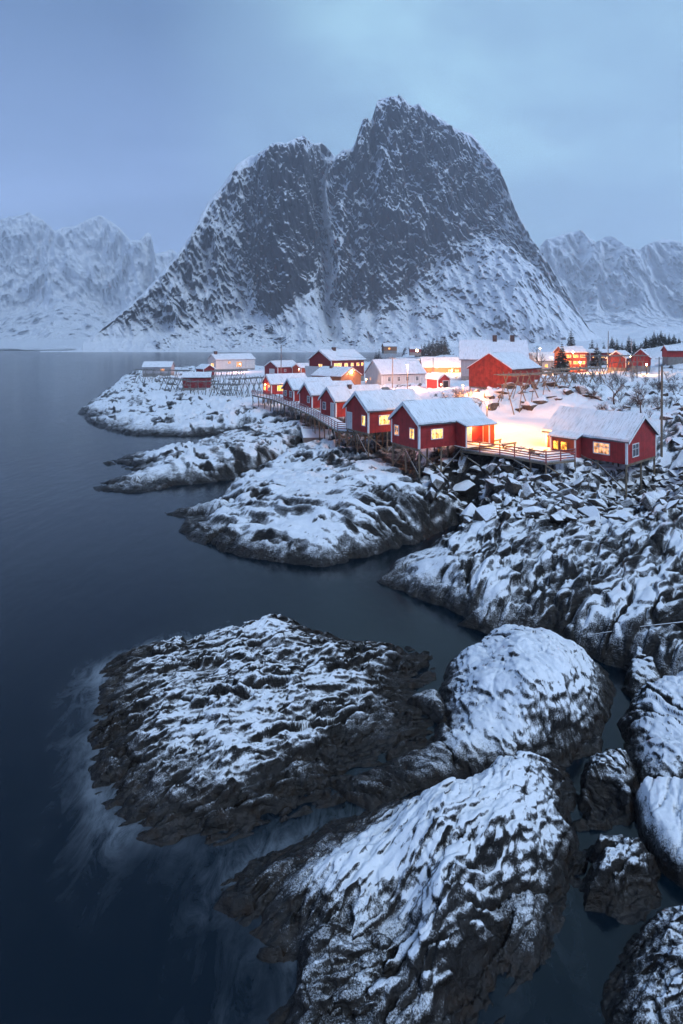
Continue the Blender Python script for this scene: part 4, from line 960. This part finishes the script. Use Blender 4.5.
yd = [at(460.8, 448.4, 5.75), at(500, 454.5, 5.6), at(546, 463.2, 5.5), at(575, 460.2, 5.5)]
walkway('yard_deck', 'railed timber deck edge in front of the glowing snow yard', 'deck', [(v.x, v.y) for v in yd], 2.4, 5.62, side=1, rails=(.22, .46, .70, .98), legs=True, bays=1.9)

def beamthing(name, label, cat, p, q, w, h, mat):
    return tag(MB().beam(p, q, w, h).build(name, mat), label, cat)
for k, (a, b_, lb) in enumerate((((490.5, 444.5), (501, 442), 'short timber barrier on the lit snow, nearer the lean-to porch'), ((502, 447.5), (516, 445.5), 'longer timber barrier on the lit snow, nearer the middle of the yard railing'))):
    p, q = at(*a, 5.76), at(*b_, 5.76)
    r = empty('timber_barrier', (p+q)/2, 0, lb, 'barrier'); d = (q-p)/2
    MB().beam(-d+Vector((0,0,.32)), d+Vector((0,0,.32)), .16, .2).build('beam', 'old_wood', r)
    for s in (-.8, .8): MB().beam(d*s+Vector((0,0,-.2)), d*s+Vector((0,0,.218)), .18, .18).build('block', 'old_wood', r)

# ---------------------------------------------------------------- drying racks
def rack(label, a, b_, h, n, wd=3.2, poles=5, mat='rack_wood', seed=0, low=True):
    R_ = random.Random(seed); root = empty('drying_rack', (a[0], a[1], 0), 0, label, 'drying rack', 'wooden fish drying racks')
    A_ = Vector((a[0], a[1], 0)); B_ = Vector((b_[0], b_[1], 0)); d = (B_-A_); L = d.length; u = d/L; nn = Vector((-u.y, u.x, 0))
    z = h
    for i in range(n):
        c = u*(L*i/(n-1)); mb = MB()
        for s in (-1, 1):
            ft = c+nn*s*wd*.5+u*R_.uniform(-.3, .3); W_ = A_+ft; g = ground_z(W_.x, W_.y)-.2
            tp = c-nn*s*wd*.16; mb.tube([(ft.x, ft.y, g), (tp.x, tp.y, z+.5)], [.09, .06], 6)
            ft2 = c+nn*s*wd*.5+u*.9; W_ = A_+ft2; g2 = ground_z(W_.x, W_.y)-.2
            if i < n-1: t2 = c+nn*s*wd*.42+u*(L/(n-1)*.8); mb.tube([(ft2.x, ft2.y, g2), (t2.x, t2.y, z-.1)], [.07, .05], 5)
        e0, e1 = c-nn*wd*.5, c+nn*wd*.5
        mb.tube([(e0.x, e0.y, z-.08), (e1.x, e1.y, z-.08)], .06, 6)
        if low: mb.tube([(e0.x, e0.y, z-1.5), (e1.x, e1.y, z-1.5)], .05, 6)
        mb.build('trestle', mat, root)
    for k in range(poles):
        o_ = nn*wd*(k/(poles-1)-.5); a1 = o_-u*.8; b1 = o_+d+u*.8
        MB().tube([(a1.x, a1.y, z+.05), (*((a1+b1)/2).xy, z+.03+R_.uniform(-.1,.1)), (b1.x, b1.y, z+.05)], .055, 6).build('pole', mat, root)
    return root
wp = lambda px, D: ((px-CX)*D/F, D)
rack('orange-lit drying rack of slanting poles on the bank before the barn', wp(506, 88), wp(562, 96), 12.1, 6, 3.6, 5, seed=1)
rack('second drying rack joining on behind the orange-lit one, reaching towards the bare poles', wp(548, 101), wp(597, 110), 12.3, 6, 3.6, 5, 'rack_wood', 2)
rack('dark bare-pole drying rack below the low lit house', wp(588, 128), wp(640, 136), 14.2, 6, 4, 5, 'grey_wood', 3)
rack('long flat-topped rack reaching past the small white boathouse to the promontory tip', wp(138, 196), wp(184, 190), 8.0, 7, 4, 5, 'grey_wood', 4)
rack('lower rack of crossed poles left below the windowless dark shed', wp(164, 163), wp(186, 152), 7.2, 5, 3.4, 4, 'grey_wood', 5)
rack('low rack in front of the windowless dark shed', wp(190, 148), wp(214, 150), 7.0, 4, 3.4, 4, 'grey_wood', 6)
rack('dense tall rack below the white house on the promontory', wp(210, 164), wp(243, 172), 9.0, 7, 5, 6, 'grey_wood', 7)
rack('rack of thin poles left of the farthest stilted cabin', wp(233, 140), wp(262, 148), 8.2, 6, 4, 5, 'grey_wood', 8)
rack('rack between the dense tall rack and the left cabins, lower on the slope', wp(214, 146), wp(236, 143), 6.6, 4, 4, 4, 'grey_wood', 9)

# ---------------------------------------------------------------- poles
def pole(label, px, ytop, D, cat='power pole', mat='grey_wood', r=.13, arm=True, name='power_pole'):
    t = at_d(px, ytop, D); g = ground_z(t.x, t.y); root = empty(name, (t.x, t.y, g), 0, label, cat); h = t.z-g
    MB().tube([(0, 0, -.4), (.02*h*.3, 0, h)], [r, r*.75], 8).build('shaft', mat, root)
    if arm:
        MB().beam((-.7, 0, h-.35), (.75, 0, h-.35), .09).build('crossarm', mat, root)
        for x in (-.6, .65): MB().tube([(x, 0, h-.30), (x, 0, h-.12)], .04, 6).build('insulator', 'white_trim', root)
    return Vector((t.x, t.y, t.z-.15))
q1 = pole('tall dark pole rising behind the farthest red cabins', 281, 345, 182, arm=False, r=.16)
q2 = pole('bare pole before the left half of the long white house', 392.4, 357, 132, arm=True)
q3 = pole('thin leaning pole between the long white house and the tiny red shed', 433, 358, 150, arm=False)
p4 = pole('tall brown power pole right behind the cabin on the right', 661.5, 366, 62, mat='old_wood', r=.14, arm=False)
hd = empty('lamp_head', p4+Vector((0, 0, .0)), 0, 'small unlit lamp on an arm at the top of the tall brown pole', 'lamp')
MB().beam((.12, 0, -.1), (.95, 0, 0), .05).build('arm', 'iron', hd); MB().tube([(.85, 0, .0), (1.25, 0, .02)], [.10, .06], 8).build('lamp_shade', 'iron', hd)
q5 = pole('tall thin mast above the low lit house on the right', 608, 331, 150, 'mast', arm=False, r=.12, name='mast')
q6 = pole('pale mast in front of the dark firs', 631.5, 339, 150, 'mast', arm=False, mat='grey_boards', r=.10, name='mast')
q7 = pole('short dark pole in the snow left of the tall brown power pole', 659, 357, 108, arm=True)
q8 = pole('pole at the right end of the dark bare-pole rack', 637, 357, 125, arm=False)
q9 = pole('thin pole left of the rear bare tree by the grey house', 600, 352, 120, arm=False, name='power_pole')
def wire(a, b_, label, sag=.8):
    pts = [a.lerp(b_, t)-Vector((0, 0, sag*4*t*(1-t))) for t in [i/16 for i in range(17)]]
    tag(MB().tube(pts, .018, 5).build('wire', 'iron'), label, 'wire')
wire(p4, p4+Vector((26, -2, .4)), 'upper overhead wire running right from the tall brown pole')
wire(p4-Vector((0, 0, 1.6)), p4+Vector((26, -2, -1.2)), 'lower overhead wire running right from the tall brown pole')
wire(p4, p4+Vector((5, 3, -6.6)), 'slack stay wire slanting down from the tall brown pole', .1)
wire(q2, q1, 'overhead wire from the long white house towards the left sheds', 1.2)
wire(q2, q3, 'overhead wire above the long white house', .6)

# ---------------------------------------------------------------- trees and shrubs
def blob_quads(mb, c, n, spread, size, R_, flat=.5):
    for _ in range(n):
        p = c+Vector((R_.gauss(0, spread), R_.gauss(0, spread), R_.gauss(0, spread*flat)))
        a = Vector((R_.uniform(-1,1), R_.uniform(-1,1), R_.uniform(-.6,.4))).normalized()*size*R_.uniform(.6, 1.3); b2 = a.cross(Vector((R_.uniform(-1,1), R_.uniform(-1,1), 1))).normalized()*size*.45
        mb.add([p-b2, p+b2, p+a], [(0,1,2)])
def fir_mesh(seed, h=6., snow=.25):
    R_ = random.Random(seed); cr = MB(); sn = MB(); n = 15
    for k in range(n):
        t = k/(n-1); z = h*(.10+.88*t); r = (h*.33)*(1-t)**.85*R_.uniform(.75, 1.2)+.08
        m_ = max(5, int(13*(1-t)+4))
        for i in range(m_):
            a = 2*PI*(i+R_.random()*.8)/m_; rr = r*R_.uniform(.6, 1.15)
            tip = Vector((math.cos(a)*rr, math.sin(a)*rr, z-rr*.35)); root_ = Vector((0, 0, z+.1))
            side = Vector((-math.sin(a), math.cos(a), 0))*rr*.30; mid = root_.lerp(tip, .6)
            cr.add([root_, mid-side, tip, mid+side], [(0,1,2,3)])
            for _ in range(3):
                q = root_.lerp(tip, R_.uniform(.3, 1)); blob_quads(cr, q, 2, .06*rr+.03, .28*rr+.08, R_)
            if R_.random() < snow:
                u = Vector((0,0,.05)); sn.add([root_.lerp(tip, .35)+u, mid-side*.6+u, tip*.96+root_*.04+u, mid+side*.6+u], [(0,1,2,3)])
    tr = MB().tube([(0,0,-.5),(0,0,h*.5),(0,0,h*.97)], [h*.022, h*.015, .01], 7)
    return tr, cr, sn
def make_fir(seed, h, name='fir_tree'):
    root = empty(name, (0,0,0), 0, None, None)
    tr, cr, sn = fir_mesh(seed, h)
    tr.build('trunk', 'bark', root); c = cr.build('crown', 'needles', root); c.data.materials.append(M['clean_snow']); n0 = len(cr.f)
    me_ = c.data; bm = bmesh.new(); bm.from_mesh(me_); vs_ = [bm.verts.new(v) for v in sn.v]
    for f in sn.f: bm.faces.new([vs_[i] for i in f]).material_index = 1
    bm.to_mesh(me_); bm.free()
    return root
protos = [make_fir(31+i, 6.) for i in range(4)]; used_ = [False]*4
def put(protos, used, i, loc, rz, s, label, cat, group=None, sz=None):
    if not used[i]: o = protos[i]; used[i] = True
    else: o = copy_tree(protos[i])
    o.location = loc; o.rotation_euler = (0, 0, rz); o.scale = (s, s, sz or s); tag(o, label, cat, group); return o
FIR = [(571,333,341.5,260,'lone fir above the snow-roofed house, left of the mast'),(562,346,366,150,'dark round fir standing left against the tall glowing house'),(592,342,356,190,'fir just right of the tall glowing house'),(597,346,357,185,None),
       (604,345,355,230,None),(612,338,350,300,None),(617,341,356,195,None),(622,344,356,190,None),(629,338,355,200,None),(634,341,355,200,None),(641,343,353,230,None),(646,337,352,230,None),(650,338,352,230,None),(654,333,352,235,None),(657.5,335,352,235,None),(661,332,351,240,None),(665,335,350,240,None),
       (669,335,346,250,None),(674,335,345,250,None),(679,338,346,250,None),(686,336,346,250,None),(638,346,354,190,None),(625,347,357,180,None),
       (421,341,350,450,'m'),(425,339,349,450,'m'),(429,336,348,460,'m'),(433,334,347,460,'m'),(437,333,345,470,'m'),(441,332,343,470,'m'),(445,331,341,480,'m'),(379,344,352,430,'m'),(376,346,352,430,'m'),(418,344,351,440,'m'),(431,340,349,445,'m')]
for i, (px, yt, yb, D, lb) in enumerate(FIR):
    x = (px-CX)*D/F; zt = at_d(px, yt, D).z; zb = at_d(px, yb, D).z; g = ground_z(x, D)
    zb = max(min(zb, g), g-3) ; s = max((zt-g)/6.*1.15, .35)
    if lb is None: L_, G_ = 'dark fir on the snowy hill behind the village, upper right', 'firs on the hill at upper right'
    elif lb == 'm': s *= .72; L_, G_ = 'small dark fir at the foot of the big mountain', 'firs at the foot of the mountain'
    else: L_, G_ = lb, None
    put(protos, used_, i % 4, (x, D, g), random.uniform(0, 6), s, L_, 'tree', G_)
def branchy(seed, h, depth=4, spread=.55, r0=.08, n0=1, kids=3):
    R_ = random.Random(seed); tr = MB(); tw = MB()
    def grow(p, d, L, r, lev):
        q = p+d*L; mid = p.lerp(q, .5)+Vector((R_.uniform(-1,1), R_.uniform(-1,1), 0))*L*.06
        (tr if lev == 0 else tw).tube([p, mid, q], [r, r*.8, r*.6], 5 if lev < 2 else 3, cap=False)
        if lev >= depth: return
        for _ in range(kids+(lev == 1)):
            nd = (d+Vector((R_.uniform(-1,1), R_.uniform(-1,1), R_.uniform(-.35,.6)))*spread*1.5).normalized()
            st = p.lerp(q, R_.uniform(.45, 1.)); grow(st, nd, L*R_.uniform(.55, .8), r*.55, lev+1)
    for _ in range(n0):
        grow(Vector((R_.uniform(-.1,.1)*n0*.4, R_.uniform(-.1,.1)*n0*.4, -.1)), Vector((R_.uniform(-.5,.5)*(n0 > 1), R_.uniform(-.5,.5)*(n0 > 1), 1)).normalized(), h*(.36 if n0 == 1 else .42), r0, 0)
    return tr, tw
def make_bare(seed, h, name, trunkname='trunk', crown='crown', mat='shrub_bark', **k):
    root = empty(name, (0,0,0), 0, None, None); tr, tw = branchy(seed, h, **k)
    tr.build(trunkname, mat, root); tw.build(crown, mat, root); return root
bt = make_bare(5, 8.6, 'bare_tree', depth=5, kids=3, r0=.20, spread=.5); bt.location = on_ground(541, 140); tag(bt, 'tall leafless tree glowing faintly, right of the grey house gable', 'tree')
bt2 = make_bare(9, 5.2, 'bare_tree', depth=5, kids=3, r0=.13, spread=.55); bt2.location = on_ground(614, 84); tag(bt2, 'small dark leafless tree above the roof of the right-hand cabin', 'tree')
bt3 = make_bare(12, 4.5, 'bare_tree', depth=5, kids=3, r0=.11, spread=.55); bt3.location = on_ground(641, 78); tag(bt3, 'small leafless tree left of the tall brown pole', 'tree')
sp_ = [make_bare(60+i, 2.2, 'bare_shrub', 'stem', 'twigs', depth=3, kids=3, n0=6, r0=.030, spread=.7) for i in range(4)]; us_ = [False]*4
RS = random.Random(3)
zones = [((446, 470), (84, 100), 16, 'leafless reddish shrub on the snowy slope left of the red barn', 'shrubs left of the barn'),
         ((590, 690), (72, 98), 46, 'leafless dark shrub on the snowy rocks above the right-hand cabin', 'shrubs above the right-hand cabin'),
         ((560, 640), (96, 128), 26, 'leafless shrub on the slope under the drying racks', 'shrubs below the racks'),
         ((640, 690), (98, 135), 12, 'leafless shrub on the snow around the roadside shed', 'shrubs by the roadside shed')]
for (x0, x1), (d0, d1), n, lb, gp in zones:
    for k in range(n):
        D = RS.uniform(d0, d1); g = on_ground(RS.uniform(x0, x1), D)
        put(sp_, us_, RS.randrange(4), g, RS.uniform(0, 6), RS.uniform(.5, 1.15), lb, 'shrub', gp)

# ---------------------------------------------------------------- boulders
def boulder_mesh(seed):
    R_ = random.Random(seed); bm = bmesh.new()
    for _ in range(11):
        v = Vector((R_.gauss(0,1), R_.gauss(0,1), R_.gauss(0,1))).normalized()*R_.uniform(.75, 1); v = Vector((v.x*1.15, v.y*.85, v.z*.78)); bm.verts.new(v)
    r = bmesh.ops.convex_hull(bm, input=bm.verts)
    bmesh.ops.delete(bm, geom=[g for g in r['geom_interior'] if isinstance(g, bmesh.types.BMVert)], context='VERTS')
    bmesh.ops.bevel(bm, geom=bm.edges[:], offset=.035, segments=1, affect='EDGES')
    bmesh.ops.triangulate(bm, faces=bm.faces[:]); bmesh.ops.subdivide_edges(bm, edges=bm.edges[:], cuts=2, use_grid_fill=True)
    co = np.array([v.co[:] for v in bm.verts]); n = fbm(co[:,0]*1.6+seed, co[:,1]*1.6, co[:,2]*1.6, 4)*.13
    for v, a in zip(bm.verts, n): v.co *= 1+a
    me = bpy.data.meshes.new('boulder'); bm.to_mesh(me); bm.free(); me.materials.append(M['boulder'])
    me.polygons.foreach_set('use_smooth', [False]*len(me.polygons))
    return me
BMS = [boulder_mesh(100+i) for i in range(12)]
def boulder(loc, s, label, group, sink=.25):
    o = bpy.data.objects.new('boulder', RS.choice(BMS)); COL.objects.link(o)
    sc = Vector((s*RS.uniform(.8,1.3), s*RS.uniform(.8,1.2), s*RS.uniform(.7,1.1)))
    o.location = Vector(loc)+Vector((0, 0, sc.z*.68-sink*sc.z*2)); o.rotation_euler = (RS.uniform(-.6,.6), RS.uniform(-.6,.6), RS.uniform(0,6.28)); o.scale = sc
    return tag(o, label, 'boulder', group)
tops = []; nB = 0; tries = 0
while nB < 285 and tries < 9000:
    tries += 1
    px = RS.uniform(428, 690); py = RS.uniform(453, 528) if px > 455 else RS.uniform(466, 500)
    if px > 455 and py > 505 and RS.random() < .6: continue
    if px > 600 and py < 470: continue
    g = ray_ground(px, py, 44, 75)
    if g.y > 66: continue
    s = RS.choice([.3,.36,.42,.5,.6,.75,.95,1.2,1.55]) * (1.15 if py < 500 else .9)
    if px > 585 and py < 500: s = min(s, .62)
    if any((g.x-a)**2+(g.y-b_)**2 < (.56*(s+c))**2 for a, b_, c in tops): continue
    if sdf(np.array([g.x]), np.array([g.y]), FLAT[0])[0] > -1.4: continue
    tops.append((g.x, g.y, s)); nB += 1
    boulder(g, s, 'angular snow-capped boulder of the rubble slope below the yard railing and cabins', 'boulders of the rubble slope below the yard')
for k in range(46):
    D = RS.uniform(86, 97); g = on_ground(RS.uniform(468, 600), D)
    boulder(g, RS.choice([.6,.8,1.,1.4,1.9]), 'rounded snowy boulder in the bank between the lit yard and the barn', 'boulders of the bank behind the yard', .42)
for k in range(44):
    D = RS.uniform(62, 96); g = on_ground(RS.uniform(600 if D > 75 else 664, 700), D)
    boulder(g, RS.choice([.5,.7,1.,1.4]), 'snowy boulder on the slope around the tall brown pole', 'boulders around the tall brown pole', .4)

# ---------------------------------------------------------------- small things
g0 = at(303, 440, 2.6); r = empty('slab', g0, 0, 'grey tapering concrete slab leaning on the snow below the boardwalk', 'slab')
MB().add([(0,0,-.6),(4.6,1.4,-.6),(4.2,4.2,-.2),(-.8,5.6,.1),(0,0,.35),(4.6,1.4,.15),(4.2,4.2,.9),(-.8,5.6,1.3)], [(0,3,2,1),(4,5,6,7),(0,1,5,4),(1,2,6,5),(2,3,7,6),(3,0,4,7)]).build('slab_body', 'concrete', r, bevel=.05)
MB().box((-.3, 4.4, 1.05), (3.2, 4.7, 1.25)).build('kerb', 'concrete', r)
a, b_ = ray_ground(590, 646, 20, 60)+Vector((0,0,.5)), ray_ground(690, 634, 20, 60)+Vector((0,0,.6))
tag(MB().tube([a, a.lerp(b_, .5)+Vector((0,0,.08)), b_], [.025, .035, .045], 8).build('driftwood_pole', 'bark'), 'long thin dark pole lying across the dark rocks at the right edge', 'pole')
def car(label, loc, rz):
    root = empty('parked_car', loc, rz, label, 'car'); prof = [(-2.1,.35),(-2.1,.78),(-1.95,.92),(-1.1,.98),(-.55,1.42),(.9,1.45),(1.55,1.0),(2.05,.86),(2.1,.35)]
    def ext(pr, w0, w1):
        n = len(pr); vs = [(x, -w1 if z > 1.1 else -w0, z) for x, z in pr]+[(x, w1 if z > 1.1 else w0, z) for x, z in pr]
        return MB().add(vs, [tuple(range(n)), tuple(range(2*n-1, n-1, -1))]+[(i, i+n, (i+1)%n+n, (i+1)%n) for i in range(n)])
    body = ext(prof, .86, .68).build('body', 'car_paint', root, bevel=.04)
    for s in (-1, 1):
        MB().add([(-1.0,s*.84,1.0),(1.35,s*.84,1.0),(.85,s*.71,1.38),(-.5,s*.71,1.36)], [(0,1,2,3) if s < 0 else (3,2,1,0)]).build('window', 'dark_pane', body)
        for x in (-1.3, 1.35):
            w_ = MB().tube([(x, s*.90, .33), (x, s*.68, .33)], .33, 18).build('wheel', 'rubber', root)
            MB().tube([(x, s*.91, .33), (x, s*.901, .33)], .19, 14).build('rim', 'grey_boards', w_)
    for s in (-.6, .6): MB().box((-2.13, s-.16, .66), (-2.105, s+.16, .80)).build('headlight', 'white_trim', root)
    MB().box((-.5, -.62, 1.45), (.88, .62, 1.60)).build('roof_snow', 'clean_snow', root, bevel=.05)
    MB().box((-1.9, -.7, .97), (-1.15, .7, 1.06)).build('bonnet_snow', 'clean_snow', root, bevel=.03)
g = on_ground(383, 122); car('dark car with snow on its roof parked behind the second cabin roof', g+Vector((0,0,.05)), .3)
g = on_ground(373, 126); car('dark car under snow parked just left of the other car', g+Vector((0,0,.05)), .4)
# ---------------------------------------------------------------- haze
bm = bmesh.new(); bmesh.ops.create_cube(bm, size=1.)
me = bpy.data.meshes.new('haze'); bm.to_mesh(me); bm.free()
hz = bpy.data.objects.new('haze', me); COL.objects.link(hz)
hz.scale = (11000, 5400, 1150); hz.location = (0, 2500, 1150/2-9)
m, nt = newmat('haze'); b = N(nt)
v = b.n('ShaderNodeVolumePrincipled', {'Color': C4(.86, .91, 1.), 'Density': HAZE, 'Anisotropy': .1})
b.out(None, v.outputs[0]); me.materials.append(m)
tag(hz, 'pale winter haze in the air', None, None, 'stuff')
m.cycles.homogeneous_volume = True

# ---------------------------------------------------------------- sky and light
SUN_EL, SUN_AZ = math.radians(50), math.radians(142)      # azimuth clockwise from the view direction
w = bpy.data.worlds.new('World'); scn.world = w; w.use_nodes = True
nt = w.node_tree; nt.nodes.clear(); b = N(nt)
sky = b.n('ShaderNodeTexSky', sky_type='NISHITA', sun_disc=False, sun_elevation=SUN_EL, sun_rotation=SUN_AZ, air_density=1.5, dust_density=3., ozone_density=3.)
tc = b.n('ShaderNodeTexCoord').outputs['Generated']
sp = b.n('ShaderNodeSeparateXYZ', {0: tc})
mp = b.n('ShaderNodeMapping', {'Vector': tc, 'Scale': (1., 1., 2.6)})
cn = b.noise(mp.outputs[0], 1.3, 5., .55, .5); cn2 = b.noise(mp.outputs[0], 3.5, 5., .55, .3)
# overcast deck: paler to the right and low down, slate blue overhead and to the left
dr = b.n('ShaderNodeVectorMath', {0: tc, 1: (.315, .876, .367)}, operation='DOT_PRODUCT').outputs['Value']
glow = b.mapr(dr, .80, 1.0)
el = b.mapr(sp.outputs[2], -.05, .62)
base = b.ramp(el, [(0., (3.1, 4.6, 7.6)), (.35, (1.75, 2.95, 5.0)), (1., (1.25, 2.0, 3.5))]) if False else None
r1 = b.mix(el, C4(3.4, 4.9, 8.7), C4(.30, .78, 1.65))
r2 = b.mix(b.math('MULTIPLY', glow, .8), r1, C4(3.7, 6.2, 7.2))
cl = b.math('ADD', b.math('MULTIPLY', b.mapr(cn, .35, .65), .45), b.math('MULTIPLY', b.mapr(cn2, .35, .65), .14))
r3 = b.mix(cl, r2, C4(.9, 1.6, 3.1))
mixs = b.mix(.90, sky.outputs[0], r3)
bg = b.n('ShaderNodeBackground', {'Color': mixs, 'Strength': .15})
o = b.n('ShaderNodeOutputWorld'); nt.links.new(bg.outputs[0], o.inputs[0])
sl = bpy.data.lights.new('sun', 'SUN'); sl.energy = 1.6; sl.angle = math.radians(25); sl.color = (.68, .84, 1.0)
so = bpy.data.objects.new('sun', sl); COL.objects.link(so)
dv = Vector((math.sin(SUN_AZ)*math.cos(SUN_EL), math.cos(SUN_AZ)*math.cos(SUN_EL), math.sin(SUN_EL)))
so.rotation_euler = dv.to_track_quat('Z', 'Y').to_euler()

cam = bpy.data.cameras.new('camera'); co = bpy.data.objects.new('camera', cam); COL.objects.link(co); scn.camera = co
co.location = (0, 0, CH); co.rotation_euler = (math.radians(90), 0, 0)
cam.sensor_fit = 'VERTICAL'; cam.sensor_height = 36; cam.lens = F/1024*36; cam.shift_y = -(512-HY)/1024.
cam.clip_start = .2; cam.clip_end = 20000
scn.view_settings.view_transform = 'Standard'; scn.view_settings.look = 'None'; scn.view_settings.gamma = 1; scn.view_settings.exposure = .28
scn.view_settings.use_curve_mapping = False
scn.cycles.use_denoising = True
scn.cycles.use_adaptive_sampling = True; scn.cycles.adaptive_threshold = .035; scn.cycles.adaptive_min_samples = 16
scn.cycles.max_bounces = 4; scn.cycles.diffuse_bounces = 2; scn.cycles.glossy_bounces = 2; scn.cycles.volume_bounces = 1; scn.cycles.transmission_bounces = 2
scn.cycles.sample_clamp_indirect = 6.
